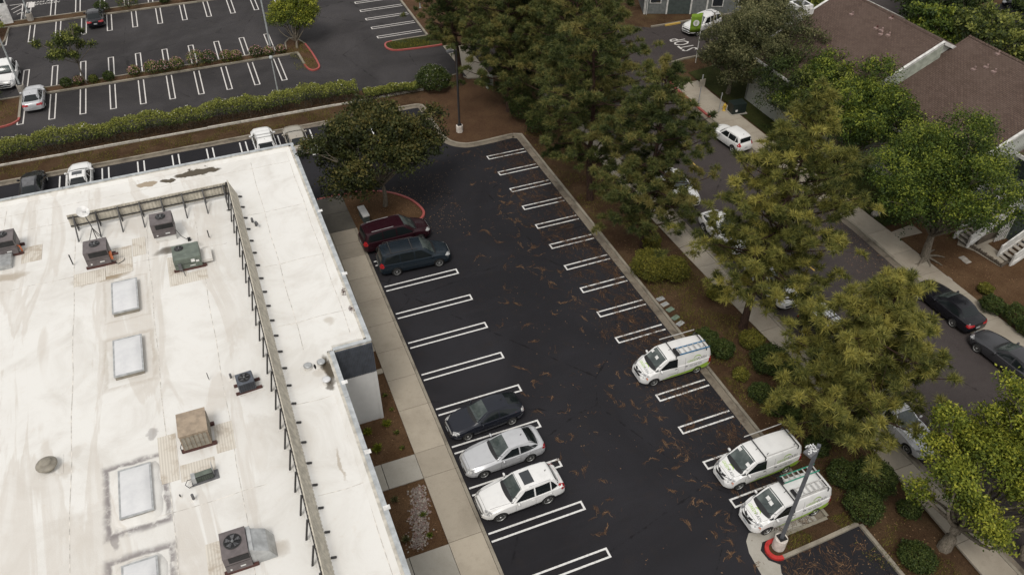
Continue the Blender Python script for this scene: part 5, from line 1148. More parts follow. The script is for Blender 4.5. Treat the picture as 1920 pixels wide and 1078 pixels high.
# hedge (continuous, uneven, leafy top over a bare twiggy foot)
def hedge(label, x0, x1, y, half, h, seed, n):
    rng = np.random.default_rng(seed); root = thing('hedge', label, 'hedge', (x0,y,.1)); L_ = x1-x0
    hv = lambda x: h*(1+.10*np.sin(x*.9)+.08*np.sin(x*2.3+1)+.05*np.sin(x*5.1)); wv = lambda x: half*(1+.10*np.sin(x*1.3+2)+.10*np.sin(x*3.1))
    x = rng.uniform(0,L_,n); th = rng.uniform(-.25,math.pi+.25,n); rr_ = rng.random(n)**.22*rng.uniform(.85,1.06,n)
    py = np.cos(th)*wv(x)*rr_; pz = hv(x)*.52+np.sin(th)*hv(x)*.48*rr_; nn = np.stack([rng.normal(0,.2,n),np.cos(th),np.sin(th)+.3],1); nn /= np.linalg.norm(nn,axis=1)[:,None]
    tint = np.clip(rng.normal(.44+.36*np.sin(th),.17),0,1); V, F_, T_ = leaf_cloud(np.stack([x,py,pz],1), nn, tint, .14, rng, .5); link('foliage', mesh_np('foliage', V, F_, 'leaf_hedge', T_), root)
    n2 = int(n*.55); x = rng.uniform(0,L_,n2); s_ = rng.choice([-1,1],n2); py = s_*wv(x)*rng.uniform(.35,1.25,n2); pz = hv(x)*rng.uniform(.03,.5,n2)
    V, F_, T_ = leaf_cloud(np.stack([x,py,pz],1), np.stack([np.zeros(n2),s_*1.,np.zeros(n2)],1), np.clip(rng.normal(.4,.2,n2),0,1), .10, rng, .7); link('lower_foliage', mesh_np('lower_foliage', V, F_, 'leaf_hedge_low', T_), root)
    mb = MB()
    for i in range(int(L_*3)):
        xx = rng.uniform(0,L_); yy = rng.normal(0,half*.35); mb.tube([(xx,yy,-.05),(xx+rng.normal(0,.12),yy+rng.normal(0,.12),h*.35),(xx+rng.normal(0,.35),yy*1.8+rng.normal(0,.2),h*.7)], [.03,.02,.01], 4, cap=False)
    mb.build('stem', 'bark_grey', root)['kind'] = 'stuff'; fn = int(n*.005)
    x = rng.uniform(0,L_,fn); th = rng.uniform(.4,2.2,fn); c = np.stack([x,np.cos(th)*wv(x)*1.02,hv(x)*.52+np.sin(th)*hv(x)*.5],1); V, F_, _ = leaf_cloud(c, np.tile([0,0,1.],(fn,1)), None, .11, rng, .3)
    o = link('flower_heads', mesh_np('flower_heads', V, F_, 'flower_white'), root); o['kind'] = 'stuff'; return root
hedge('long green hedge with a bare twiggy foot between the two parking lots', -56, -7.6, 14.2, .92, 1.75, 4, 44000)
hedge('short low hedge joined to the round flowering bush', -7.2, -2.0, 13.2, .55, .95, 5, 5200)
bush('round dark bush speckled with white flowers near the driveway', (-.55,12.75), 1.6, 2.3, 'leaf_bush', 6, None, 8000, .15, flowers='flower_white', fn=260)
# pink flowering shrubs on the median
PK = 'pink flowering shrubs on the long median'; pos_w = ['first','second','third','fourth','fifth','sixth','seventh','eighth','ninth','tenth','eleventh','twelfth','thirteenth']
pk = [(-33.0,.55),(-31.9,.5),(-30.6,.45),(-29.2,.55),(-26.9,.6),(-25.2,.75),(-24.1,.7),(-22.9,.75),(-21.0,.95),(-19.8,.8),(-18.1,.65),(-17.2,.6),(-15.2,.7),(-14.0,.55),(-12.7,.5)]
for i, (x, r_) in enumerate(pk):
    fl = 'flower_pink' if i not in (0,2,3) else None
    lb = ('bushy pink flowered shrub on the median, %s from the small tree' % pos_w[min(i-4,12)]) if i >= 4 else ['small leafy shrub beside the thin median tree trunk','low pink flowered shrub second from the median tree','sparse low shrub on the bare stretch of the median','rounded green shrub before the pink flowers begin'][i]
    if i >= 13: lb = ['pink flowered shrub just beyond the median lamp base','last small pink flowered shrub before the bushy end tree'][i-13]
    bush(lb, (x,26.1+random.uniform(-.15,.15)), r_, r_*1.7, 'leaf_hedge' if i%3 else 'leaf_bush', 20+i, PK, 1000, .13, flowers=fl, fn=150)
# far median planting
for i, x in enumerate([-29.6,-26.8,-22.9,-20.2,-18.9,-15.4,-12.6,-9.8]):
    r_ = [.8,1.2,.6,.9,.7,.6,.7,.6][i]; bush('shrub on the far median in the upper lot, %s from the left' % pos_w[i], (x,44.3), r_, r_*1.5, 'leaf_hedge' if i%2 else 'leaf_bush', 60+i, 'shrubs on the far median', 1500, .13, flowers='flower_pink' if i in (1,3,5) else None, fn=60)

# broadleaf trees
broadleaf('shade_tree', 'dark spreading tree with brown tinged leaves over the red kerbed island', (-9.91,-4.25), 8.3, (5.3,4.9), None, 'leaf_magnolia', 11, 50000, .21, .17, lobn=30, lobr=(.20,.31), off=(.25,.7), z0=.24, spray=.20, gaps=.16, low=-.3, sub=5)
broadleaf('median_tree', 'thin young tree with sparse leaf clumps on the long median', (-31.2,26.0), 5.6, (2.6,2.2), None, 'leaf_hedge', 12, 6500, .17, .07, lobn=11, lobr=(.20,.32), off=(-.6,0), z0=.42, gaps=.35, spray=.16, sub=2)
broadleaf('end_tree', 'dense green tree with pink blooms at the east end of the long median', (-11.0,26.6), 5.6, (2.6,2.6), None, 'leaf_yellow', 13, 24000, .17, .12, lobn=20, off=(.5,2.2), z0=.10, spray=.2)
broadleaf('palm_shrub', 'yellowish shrub at the far left corner island', (-40.6,41.5), 2.4, (1.4,1.6), None, 'leaf_yellow', 14, 4000, .15, .06, lobn=8, z0=.1, cat='shrub')
broadleaf('corner_shrub', 'green shrub at the left edge above the west island', (-39.9,25.5), 2.8, (1.5,1.5), None, 'leaf_hedge', 15, 4500, .15, .06, lobn=8, z0=.1, cat='shrub')
broadleaf('street_tree', 'tall dense green tree with exposed roots in front of the outdoor stairs', (24.3,-24.7), 9.6, (5.4,5.0), 'broadleaf trees before the brown roofs', 'leaf_green', 16, 76000, .155, .27, lobn=26, lobr=(.26,.40), off=(.4,1.1), z0=.20, spray=.20, sub=5)
broadleaf('street_tree', 'bright green tree between the olive pine and the brown roof', (25.6,-13.6), 8.6, (4.6,4.6), 'broadleaf trees before the brown roofs', 'leaf_green', 17, 54000, .18, .22, lobn=28, lobr=(.24,.36), off=(1.0,.4), z0=.22, spray=.2, sub=5)
broadleaf('street_tree', 'lighter green tree rising against the left brown roof', (28.2,-8.2), 7.2, (3.8,3.6), 'broadleaf trees before the brown roofs', 'leaf_green', 18, 34000, .18, .2, lobn=22, off=(0,0), z0=.2, spray=.2)
broadleaf('oak_tree', 'greyish oak with a pale dusty crown beside the white chimney', (28.6,.8), 8.6, (5.6,5.0), 'greyish oaks by the side road', 'leaf_oak', 19, 40000, .17, .22, lobn=30, lobr=(.2,.32), z0=.2, spray=.19, sub=5)
broadleaf('oak_tree', 'greyish oak at the road corner behind the green banner', (25.2,1.8), 7.0, (3.8,4.0), 'greyish oaks by the side road', 'leaf_oak', 20, 26000, .16, .2, lobn=24, lobr=(.22,.34), z0=.2, spray=.19)
broadleaf('oak_tree', 'darker oak above the fire hydrant and the dark utility box', (27.0,-4.4), 6.4, (3.8,3.4), 'greyish oaks by the side road', 'leaf_bush', 21, 20000, .16, .18, lobn=22, z0=.15, spray=.19)
broadleaf('oak_tree', 'dense green tree between the utility box oak and the bright green tree', (26.6,-8.6), 6.6, (3.4,3.2), 'greyish oaks by the side road', 'leaf_hedge', 34, 16000, .19, .18, lobn=20, z0=.12, spray=.2)
broadleaf('oak_tree', 'dark tree beyond the white suv near the green building', (34.0,9.4), 6.4, (3.6,3.2), 'greyish oaks by the side road', 'leaf_oak', 22, 16000, .18, .2, lobn=22, z0=.15, spray=.2)
for i, (x, y, h, r_, m_, lb) in enumerate([(38.5,8.5,6,3.4,'leaf_hedge','yellow green tree left of the brown roof ridge'),(44.5,14,7,3.6,'leaf_green','dark green tree at the top edge beyond the chimney'),(43.8,-2.2,7.2,3.0,'leaf_green','dark green tree right behind the left brown roof ridge'),(48.5,-4.8,8.0,4.6,'leaf_hedge','large yellowish tree beyond the rear drive'),(50.0,2.6,7.5,4.2,'leaf_bush','dark crown at the top edge above the right roof'),(47.5,-12.8,6.4,3.6,'leaf_hedge','green tree just beyond the ridge of the right roof'),(49.5,-16.5,6.0,3.2,'leaf_hedge','green tree at the right edge beyond the right roof'),(58,-6,8,4.6,'leaf_bush','dark tree in the top right corner'),(56,9,8,4.8,'leaf_hedge','tree at the top edge right of the roof ridge'),(33,27,8,4.4,'leaf_bush','dark tree behind the green sided building'),(64,2,8,5,'leaf_bush','farthest dark tree in the top right'),(17.2,25.5,8,3.8,'leaf_bush','dark tree at the top edge behind the pines'),(22.5,26.5,8,4.0,'leaf_bush','dark tree left of the green sided building')]):
    broadleaf('background_tree', lb, (x,y), h, (r_,r_), 'trees beyond the brown roofs', m_, 40+i, 8500, .30, .18, lobn=20, lobr=(.24,.38), z0=.12, spray=.24, base_z=0)
broadleaf('roadside_tree', 'yellow green tree with a bent pale trunk at the bottom right', (8.25,-43.1), 7.4, (3.8,3.8), None, 'leaf_yellow', 31, 42000, .15, .30, lobn=36, lobr=(.15,.23), off=(1.5,.6), z0=.22, spray=.17, gaps=.28, sub=5, low=-.2)
broadleaf('roadside_tree', 'yellow green tree reaching over the street from the right edge', (11.6,-45.0), 8.4, (3.9,3.6), None, 'leaf_yellow', 32, 32000, .15, .2, lobn=34, lobr=(.16,.26), off=(1.0,2.6), z0=.40, spray=.17, gaps=.25, sub=4, low=-.2)

# pines
pine('tall olive pine leaning over the street beside the trimmed shrub', (8.0,-25.9), 15.4, 2.6, 5.0, 3, (2.1,.5), 'needle_lite', 2900, blade=.42, trunk_r=.25, nb=70, clumpr=.36, top=.55)
pine('bushy olive pine with a low crown behind the vans', (7.25,-35.4), 10.4, 1.3, 5.0, 5, (1.7,.6), 'needle_lite', 3000, blade=.42, trunk_r=.24, nb=56, clumpr=.36, top=.5)
pine('dark pine growing from the kerb bed above the trimmed olive shrub', (6.06,-16.1), 13.6, 1.7, 4.4, 8, (.4,.4), 'needle', 2800, nb=54, trunk_r=.24)
pine('dark pine with a bare lower trunk left of the kerb bed pair', (5.2,-9.2), 15.6, 3.0, 4.8, 9, (-.3,.6), 'needle', 3000, nb=54)
pine('big dark pine at the corner of the bare soil wedge', (4.6,6.2), 15.0, 1.8, 5.0, 10, (.2,.6), 'needle', 3000, nb=54)
pine('dark pine rising between the soil wedge and the street', (7.2,-1.2), 15.0, 2.0, 5.0, 21, (.2,.2), 'needle', 2500, nb=54)
pine('dark pine standing where the street meets the driveway', (9.0,9.0), 13.5, 2.4, 4.8, 33, (2.2,.5), 'needle', 2300, nb=50)
pine('dark pine behind, nearest the concrete crossing', (7.2,11.0), 13.5, 1.8, 4.6, 22, (0,0), 'needle', 2000, nb=48)
pine('dark pine overhanging the street corner by the red kerb', (9.0,2.4), 14.8, 3.0, 5.2, 23, (2.0,1.2), 'needle', 2800, nb=50)
pine('open branched pine with a thick dark trunk beside the round bush', (2.3,12.8), 9.8, 3.6, 4.0, 24, (-.9,1.6), 'needle', 1300, nb=34, trunk_r=.36)
pine('dark pine at the top edge beyond the driveway', (11.0,19.5), 11.5, 1.2, 4.6, 25, (0,0), 'needle', 1700, nb=44)
pine('dark pine at the top edge left of the lime banner', (7.5,25.0), 11.5, 1.2, 4.6, 26, (0,0), 'needle', 1600, nb=44)
pine('dark pine with a low crown beside the street corner banner', (16.2,20.8), 9.0, 1.0, 4.2, 27, (0,0), 'needle', 1500, nb=40)
pine('bluish pine at the lower right edge of the photo', (13.2,-47.2), 7.5, 1.0, 2.6, 28, (.6,0), 'needle', 1100, nb=30)

# shrubs in the kerb bed
KB = 'shrubs in the kerb side planting bed'
for i, (px, py, r_, h, m_, lb) in enumerate([
    (1222,518,1.45,1.9,'leaf_olive','large trimmed olive shrub, left lobe of the pair'),(1264,522,1.05,1.5,'leaf_olive','smaller trimmed olive shrub, right lobe of the pair'),(1222,470,.7,1.5,'leaf_olive','olive shrub tucked behind the large trimmed one'),
    (1322,655,.95,1.3,'leaf_bush','dark green shrub behind the ladder of the farthest van'),(1355,668,.75,1.1,'leaf_bush','dark green shrub just right of the farthest van'),(1390,712,.50,.75,'leaf_olive','small yellow green shrub behind the farthest van bumper'),(1428,748,.75,.9,'leaf_bush','low spreading green shrub above the empty rack van'),(1455,775,.65,.9,'leaf_bush','round green shrub nearest the empty rack van'),(1490,790,.6,.9,'leaf_bush','dim green shrub under the bushy pine'),
    (1445,690,1.25,1.2,'leaf_bush','wide dark shrub mass along the street walkway'),(1478,712,.9,1.1,'leaf_bush','dark shrub at the lower end of the walkway mass'),(1410,650,.8,1.0,'leaf_olive','leafy shrub at the foot of the leaning pine'),(1345,560,.7,.8,'leaf_olive','scruffy shrub in the dry grass by the trimmed pair'),(1530,850,.7,1.0,'leaf_bush','small green shrub beside the rear of the middle van'),
    (1578,905,.85,1.3,'leaf_bush','round dark shrub left of the large three'),(1633,915,1.25,1.6,'leaf_bush','largest round dark shrub beside the street walkway'),(1618,965,1.0,1.3,'leaf_bush','round clipped shrub nearest the lamp island'),(1705,965,.6,.7,'leaf_bush','small leafy shrub near the street walkway slab'),(1720,1055,.9,.7,'leaf_bush','low dark shrub at the foot of the bent trunk')]):
    x, y = G(px, py, .1); bush(lb, (x, y+.15), r_, h, m_, 100+i, KB, int(4300*r_*r_+1000), .105)
for i, (px, py, r_, lb) in enumerate([(1855,582,.8,'round shrub in the brown mulch right of the black sedan'),(1900,603,.9,'dark green shrub at the right edge above the grey sedan'),(1925,625,.9,'green shrub cut by the right edge'),(1845,548,.5,'small yellow green shrub in the brown mulch')]):
    x, y = G(px, py, .06); bush(lb, (x,y), r_, r_*1.4, 'leaf_bush' if i != 3 else 'leaf_olive', 140+i, 'shrubs in the mulch across the street', 4500, .10, base_z=.06)
bush('dark green shrub mass under the pines by the bare soil wedge', (5.2,4.2), 1.3, 2.6, 'leaf_bush', 150, None, 5000, .13)
bush('dark shrub under the corner pine near the green cabinet', (5.5,1.6), 1.1, 2.0, 'leaf_bush', 151, None, 3500, .13)
# planter plants
def tuft(label, px, py, r_, h, mat, seed, n=140, grp='plants in the mulch beds by the walk'):
    rng = np.random.default_rng(seed); x, y = G(px,py,.09); root = thing('planter_plant', label, 'plant', (x,y,.09), 0, grp)
    a = unit(n,rng); a[:,2] = np.abs(a[:,2])+.35; a /= np.linalg.norm(a,axis=1)[:,None]; L_ = rng.uniform(.6,1.1,n)*h; tip = a*L_[:,None]*np.array([r_/h*1.4,r_/h*1.4,1]); s_ = np.cross(a,unit(n,rng)); s_ /= np.linalg.norm(s_,axis=1)[:,None]; w = .022
    o = rng.normal(size=(n,3))*.04; o[:,2] = 0; V = np.stack([o-s_*w*.4, o+tip*.55-s_*w+np.array([0,0,.03]), o+tip, o+tip*.55+s_*w+np.array([0,0,.03])],1).reshape(-1,3)
    link('blades', mesh_np('blades', V, np.arange(n*4).reshape(n,4), mat, np.clip(rng.normal(.55,.2,n),0,1)), root); MB().lathe([(.05,-.02),(.03,.06)], n=6).build('crown_base', 'bark', root)
for i, a_ in enumerate([('bright yellow green spiky plant nearest the pale end wall',690,812,.26,.42,'leaf_yellow',200),('bright yellow green spiky plant right of the end wall',725,797,.28,.45,'leaf_yellow',201),('bright yellow green spiky plant, lowest of three',707,843,.30,.45,'leaf_yellow',141+61),('small green sprout between the two upper yellow plants',744,812,.16,.2,'leaf_hedge',203),('tiny green sprout near the pale slab',755,840,.13,.15,'leaf_hedge',204),('grey green plant at the top of the pebble bed',740,938,.22,.3,'leaf_oak',205),('grey green plant at the low corner of the pebble bed',761,1012,.24,.32,'leaf_oak',206),('green plant right of the pebble strip',793,966,.16,.22,'leaf_green',207),('green plant near the bottom of the pebble bed',806,1004,.15,.2,'leaf_green',208),('tiny green sprout in the narrow upper mulch',722,742,.13,.15,'leaf_hedge',209),('tiny green sprout below it in the narrow upper mulch',735,768,.12,.14,'leaf_hedge',210)]): tuft(*a_, n=200 if i < 3 else 90)

# ================================================================== BUILDINGS ACROSS THE STREET
apt = thing('apartment_building', 'grey sided apartment building with two stepped brown shingle roofs', 'building', (30,-11,0))
def A(mb, name, mat, **k): o = mb.build(name, mat, apt, **k); o.location = (-30,11,0); return o
def roof_plane(x0, z0, x1, z1, y0, y1, name='roof'):
    """one slope between an eave line (x0,z0) and a ridge line (x1,z1)"""
    L_ = math.hypot(x1-x0, z1-z0); w = y1-y0; m_ = MB(); m_.box(0,0,-.10,w,L_,0)
    o = m_.build(name, 'shingle', apt); d = Vector((x1-x0,0,z1-z0)).normalized(); ux = Vector((0,1,0)); n_ = ux.cross(d)
    mt = Matrix((ux,d,n_)).transposed().to_4x4()
    if n_.z < 0: ux = Vector((0,-1,0)); n_ = ux.cross(d); mt = Matrix((ux,d,n_)).transposed().to_4x4(); mt.translation = Vector((x0,y1,z0))-Vector((30,-11,0))
    else: mt.translation = Vector((x0,y0,z0))-Vector((30,-11,0))
    o.matrix_local = mt; return o
sl_ = .47; zr = 9.0
roof_plane(25.6, zr-sl_*(34.95-25.6), 34.95, zr, -11.3, .6); roof_plane(44.3, zr-sl_*9.35, 34.95, zr, -11.3, .6)
roof_plane(28.4, zr-sl_*(37.75-28.4), 37.75, zr, -21.7, -11.15); roof_plane(47, zr-sl_*9.25, 37.75, zr, -21.7, -11.15)
def gable_wall(xe, xr, xo, y, z_, t_=.18, mat='siding'): 
    ze = zr-sl_*(xr-xe)-.12; m_ = MB(); pts = [(xe+.5,0),(xo-.5,0),(xo-.5,ze+sl_*.5),(xr,z_-.14),(xe+.5,ze+sl_*.5)]
    m_.add([(x,y,z) for x,z in pts]+[(x,y+t_,z) for x,z in pts], [(0,1,2,3,4),(9,8,7,6,5)]+[(i,i+5,(i+1)%5+5,(i+1)%5) for i in range(5)]); A(m_, 'wall', mat)
gable_wall(25.6,34.95,44.3,-11.12,zr); gable_wall(25.6,34.95,44.3,.2,zr); gable_wall(28.4,37.75,47,-21.4,zr)
A(MB().box(26.1,-11.1,0,26.3,.3,4.5), 'wall', 'siding'); A(MB().box(28.9,-21.3,0,29.1,-11.2,4.5), 'wall', 'siding'); A(MB().box(43.6,-11,0,43.8,.3,4.5), 'wall', 'siding'); A(MB().box(46.3,-21,0,46.5,-11.2,4.5), 'wall', 'siding')
# barge boards, fascias, ridge caps
for xe, xr, y, s_ in ((25.6,34.95,-11.36,1),(25.6,34.95,.66,1),(28.4,37.75,-21.76,1)):
    z0 = zr-sl_*(xr-xe); A(MB().beam((xe,y,z0-.08),(xr,y,zr-.08),.10,.26), 'barge_board', 'trim'); A(MB().beam((xr,y,zr-.08),(2*xr-xe,y,z0-.08),.10,.26), 'barge_board', 'trim')
    A(MB().beam((xe,y-.0,z0+.05),(xr,y,zr+.05),.22,.03), 'rake_flashing', 'trim')
A(MB().box(25.5,-11.3,4.45,25.6,.6,4.65), 'fascia', 'trim'); A(MB().box(28.3,-21.7,4.45,28.4,-11.2,4.65), 'fascia', 'trim')
for xr, y0, y1 in ((34.95,-11.3,.6),(37.75,-21.7,-11.15)):
    y = y0
    while y < y1: A(MB().add([(xr-.16,y,zr-.04),(xr,y,zr+.05),(xr+.16,y,zr-.04),(xr-.16,y+.29,zr-.02),(xr,y+.29,zr+.07),(xr+.16,y+.29,zr-.02)], [(0,1,4,3),(1,2,5,4)]), 'ridge_cap', 'shingle'); y += .33
# white wall strip between the roofs
A(MB().add([(28.8,-11.42,zr-sl_*(34.95-28.8)-1.25),(34.95,-11.42,zr-1.35),(34.95,-11.42,zr-.2),(28.8,-11.42,zr-sl_*(34.95-28.8)-.2)], [(0,1,2,3)]), 'clerestory_wall', 'sage')
# vents
def rv(px, py, xr, kind=0):
    z = 8
    for _ in range(12): x, y = G(px,py,z); z = zr-sl_*abs(xr-x)
    q = MB(); q.box(x-.20,y-.17,z-.09,x+.10,y+.17,z+.03); o = A(q, 'roof_vent', 'pink_vent'); A(MB().tube([(x+.05,y,z),(x+.05,y,z+.22)], .07, 8), 'vent_pipe', 'pink_vent' if kind else 'wood_red')
for a in ((1599,23),(1645,49),(1655,52),(1671,37),(1653,63),(1668,62)): rv(*a,34.95,random.random()>.5)
for a in ((1826,132),(1856,112),(1872,100),(1871,120)): rv(*a,37.75,1)
# white boxed chimney
ch = MB().box(29.9,.2,4,31.6,1.9,7.9); A(ch, 'chimney', 'trim'); A(MB().box(30.0,.3,7.92,31.5,1.8,8.2), 'chimney_rim', 'white'); A(MB().box(30.2,.5,8.21,31.3,1.6,8.23), 'chimney_opening', 'black')
for a in (.6,1.1,1.5): A(MB().tube([(30.3+a*.4,a,8.2),(30.3+a*.4,a,8.55)], .11, 8), 'flue', 'galv')
# porch block, lower gable roof, balcony and stairs at the south end
A(MB().box(31.6,-26.0,0,40,-21.6,2.6), 'porch_wall', 'siding_dark'); A(MB().box(31.4,-26.3,2.6,40,-21.5,2.8), 'porch_floor', 'siding_grey')
A(MB().box(34.6,-24.6,2.8,40,-21.6,5.2), 'porch_wall', 'siding_dark')
roof_plane(33.4,5.1,37.2,6.9,-26.8,-21.9,'porch_roof'); A(MB().beam((33.35,-26.85,5.02),(37.2,-26.85,6.85),.10,.28), 'barge_board', 'trim'); A(MB().beam((33.35,-26.85,5.03),(33.35,-21.8,5.03),.10,.25), 'fascia', 'trim')
for x, y in ((33.7,-26.5),(33.7,-24.0),(31.7,-26.0),(31.7,-22.2)): A(MB().box(x-.09,y-.09,0 if x < 33 else 2.8,x+.09,y+.09,2.7 if x < 33 else 5.1), 'post', 'trim')
def railing(p0, p1, h=1.0, par=A, sp=.14, slatw=.05, solid=False):
    p0, p1 = Vector(p0), Vector(p1); L_ = (p1-p0).length; up = Vector((0,0,h))
    par(MB().beam(p0+up,p1+up,.10,.07), 'handrail', 'trim'); par(MB().beam(p0+Vector((0,0,.12)),p1+Vector((0,0,.12)),.06,.07), 'bottom_rail', 'trim'); n_ = int(L_/sp)
    if solid: 
        q = MB(); a = p0+Vector((0,0,.14)); b = p1+Vector((0,0,.14)); u_ = Vector((0,0,h-.2)); w = Vector((0,.03,0)); q.add([a,b,b+u_,a+u_,a+w,b+w,b+u_+w,a+u_+w], [(0,1,2,3),(7,6,5,4)]); par(q, 'guard_panel', 'trim')
    else:
        for i in range(n_): c = p0+(p1-p0)*((i+.5)/n_); par(MB().box(c.x-slatw/2,c.y-.02,c.z+.12,c.x+slatw/2,c.y+.02,c.z+h), 'baluster', 'trim')
railing((31.5,-22.0,2.8),(31.5,-24.3,2.8)); railing((29.6,-22.2,2.75),(31.4,-22.2,2.8)); A(MB().box(29.6,-23.6,2.55,31.5,-22.1,2.75), 'porch_floor', 'siding_grey')
def stairs(x0, x1, y0, y1, z0, z1, name, label, n):
    st = thing(name, label, 'staircase', (x0,y0,0)); S_ = lambda mb, nm, mt: (lambda o: (setattr(o, 'location', (-x0,-y0,0)), o)[1])(mb.build(nm, mt, st))
    for i in range(n):
        a = x0+(x1-x0)*i/n; z = z0+(z1-z0)*(i+1)/n; S_(MB().box(min(a,a+.30),y0+.06,z-.05,max(a,a+.30),y1-.06,z), 'tread', 'stone'); S_(MB().box(a+.26,y0+.06,z-.17,a+.29,y1-.06,z-.05), 'riser', 'timber')
    for y in (y0,y1):
        S_(MB().beam((x0,y,z0+.05),(x1,y,z1+.0),.08,.30), 'stringer', 'trim'); railing((x0,y,z0+.1),(x1,y,z1+.1), .95, S_, .14, .05, True)
        S_(MB().box(x0-.08,y-.06,z0,x0+.06,y+.06,z0+1.1), 'newel_post', 'trim')
    return st
x0_, y0_ = G(1884,494); stairs(29.3,33.6,-27.6,-26.5,0,2.6,'outdoor_stairs','lower white railed stairs at the right edge above the paved landing',13)
stairs(28.0,31.5,-24.9,-23.7,.1,2.75,'outdoor_stairs','upper white railed stairs running down behind the big green tree',13)
# slatted screen under the stairs
ft = thing('slat_fence', 'leaning white slatted screen below the upper stairs', 'fence', (30.4,-25.1,0)); 
for i in range(9): o = MB().box(i*.2,0,.05,i*.2+.12,.03,1.25+.16*i).build('slat', 'trim', ft)
ft2 = thing('slat_fence', 'white slatted screen at the right edge beside the landing', 'fence', (32.6,-25.1,0))
for i in range(12): MB().box(i*.2,0,.05,i*.2+.12,.03,1.7).build('slat', 'trim', ft2)
for f_ in (ft, ft2): MB().box(0,.03,.2,1.8 if f_ == ft else 2.4,.07,.28).build('rail', 'trim', f_)
pw = struct(sheet([(27.6,-24.4),(28.6,-23.6),(36,-22.9),(36,-24.3),(29.8,-25.1),(29.8,-26.9),(28.5,-27.4),(28.2,-25.4)], .09, 'paved_landing', 'street_walk'))
MB().prism([(28.9,-24.95),(36,-24.2),(36,-24.0),(28.9,-24.75)],.09,.5).build('low_kerb_wall', 'timber', pw)
le = thing('log_edging', 'dark row of short upright logs edging the paved landing', 'edging', (28.2,-25.5,.06))
path = resample([(0,.9),(.25,-.1),(.3,-1.0),(.4,-1.95),(1.4,-1.75)],.17)
for i, (x, y) in enumerate(path): MB().lathe([(.08,-.1),(.08,.24+.05*math.sin(i*2.3)),(.05,.28+.05*math.sin(i*2.3))], (x,y,0), 8).build('log', 'timber', le)
sw = struct(MB().prism([(24.2,-21.4),(26.3,-21.2),(26.3,-22.3),(24.2,-22.2)],.0,.11).build('side_path','street_walk'))
# roots of the big tree
rt = [o for o in COL.objects if o.name == 'street_tree'][0]; mb = MB(); rg = np.random.default_rng(4)
for a in (-2.6,-2.0,-1.2,-.4,.4,3.4): limb(mb, (0,0,.12), (1.5*math.cos(a),1.2*math.sin(a),-.03), .12, .03, rg, .08)
mb.build('root', 'bark_grey', rt)
x, y = G(1642,403); tag(MB().lathe([(.5,0),(.46,.12),(.3,.24),(.05,.28)], n=10, rot=Matrix.Rotation(.4,3,'Z') @ Matrix.Diagonal((1,.7,1))).build('boulder', 'stone', None, loc=(x,y,.05), smooth=True), 'pale flat boulder on the dark lawn across the street', 'boulder')
# green sided building at the top
gb = thing('green_building', 'dark green and grey sided building with pale trim at the top edge', 'building', (27,21.6,0), R(-21)); 
MB().box(0,0,0,16,8,6.5).build('wall', 'siding_grey', gb); MB().box(2.6,-.06,0,5.2,-.01,6.5).build('wall_panel', 'siding_dark', gb)
for x in (0,.05,2.5,5.2,7.0): MB().box(x,-.12,0,x+.18,-.07,6.5).build('corner_trim', 'trim', gb)
for x0, z0 in ((.6,1.2),(.6,3.7),(5.6,3.2),(7.6,3.0),(10.5,3.0),(7.6,.8),(10.5,.8)):
    w_ = MB().box(x0,-.05,z0,x0+1.3,-.01,z0+1.5).build('window', 'trim', gb); MB().box(x0+.1,-.07,z0+.1,x0+1.2,-.055,z0+1.4).build('pane', 'pane', w_)
MB().box(-.5,-.7,6.5,16.5,8.5,6.7).build('roof', 'shingle', gb)

# ================================================================== STREET FURNITURE
def lamp(label, base, h, r0, r1, heads, mat='pole', bh=.75, br=.30, bz=.1, grp=None, square=True, headang=0, headmat='plastic_grey', basemat='base_white'):
    r_ = thing('lamp_post', label, 'lamp post', (base[0],base[1],bz), 0, grp)
    MB().lathe([(br,-.15),(br,bh-.03),(br-.03,bh)], n=20).build('concrete_base', basemat, r_)
    MB().box(-br*.62,-br*.62,bh,br*.62,br*.62,bh+.05).build('base_plate', 'black', r_)
    n_ = 4 if square else 12; k = 1.3 if square else 1; MB().tube([(0,0,bh),(0,0,h)], [r0*k,r1*k], n_).build('pole', mat, r_)
    for a in heads:
        a = a+headang; d = Vector((math.cos(a),math.sin(a),0)); rot = Matrix.Rotation(a,3,'Z'); MB().beam((0,0,h-.1),d*.35+Vector((0,0,h-.1)),.08,.08).build('arm', mat, r_)
        hd = MB().obox(tuple(d*.55+Vector((0,0,h-.06))),(.54,.40,.14),rot).build('lamp_head', headmat, r_, bevel=.03); MB().obox(tuple(d*.55+Vector((0,0,h-.145))),(.46,.32,.03),rot).build('lens', 'skylight', hd)
    return r_
b = G(1459,1024,.1); lp = lamp('grey square lamp post on a pale round base inside the red kerb', b, 8.05, .095,.085, [R(195)], bh=.80, br=.32)
q = MB(); rk = random.Random(2)
for i in range(46): q.box(*(lambda x,y: (x,y,8.06,x+.06,y+.04,8.075))(-.78+rk.random()*.55,-.27+rk.random()*.4))
o = q.build('droppings', 'white_print', lp); o['kind'] = 'stuff'
b = G(862,247,.1); lamp('slender dark lamp post with a pale base on the bare soil wedge', b, 7.6, .075,.065, [R(180)], mat='dark_metal', bh=.65, br=.30)
lamp('pale lamp post on the far median beside the hatched stall', (-37.0,44.6), 9, .09,.07, [R(90),R(-90)], mat='pole_pale', bh=.8, br=.33, grp='tall pale lamp posts in the upper lot', basemat='stone', square=False)
lamp('pale lamp post rising from the pink shrubs on the long median', (-13.65,26.3), 9, .09,.07, [R(90),R(-90)], mat='pole_pale', bh=.8, br=.33, grp='tall pale lamp posts in the upper lot', basemat='stone', square=False)
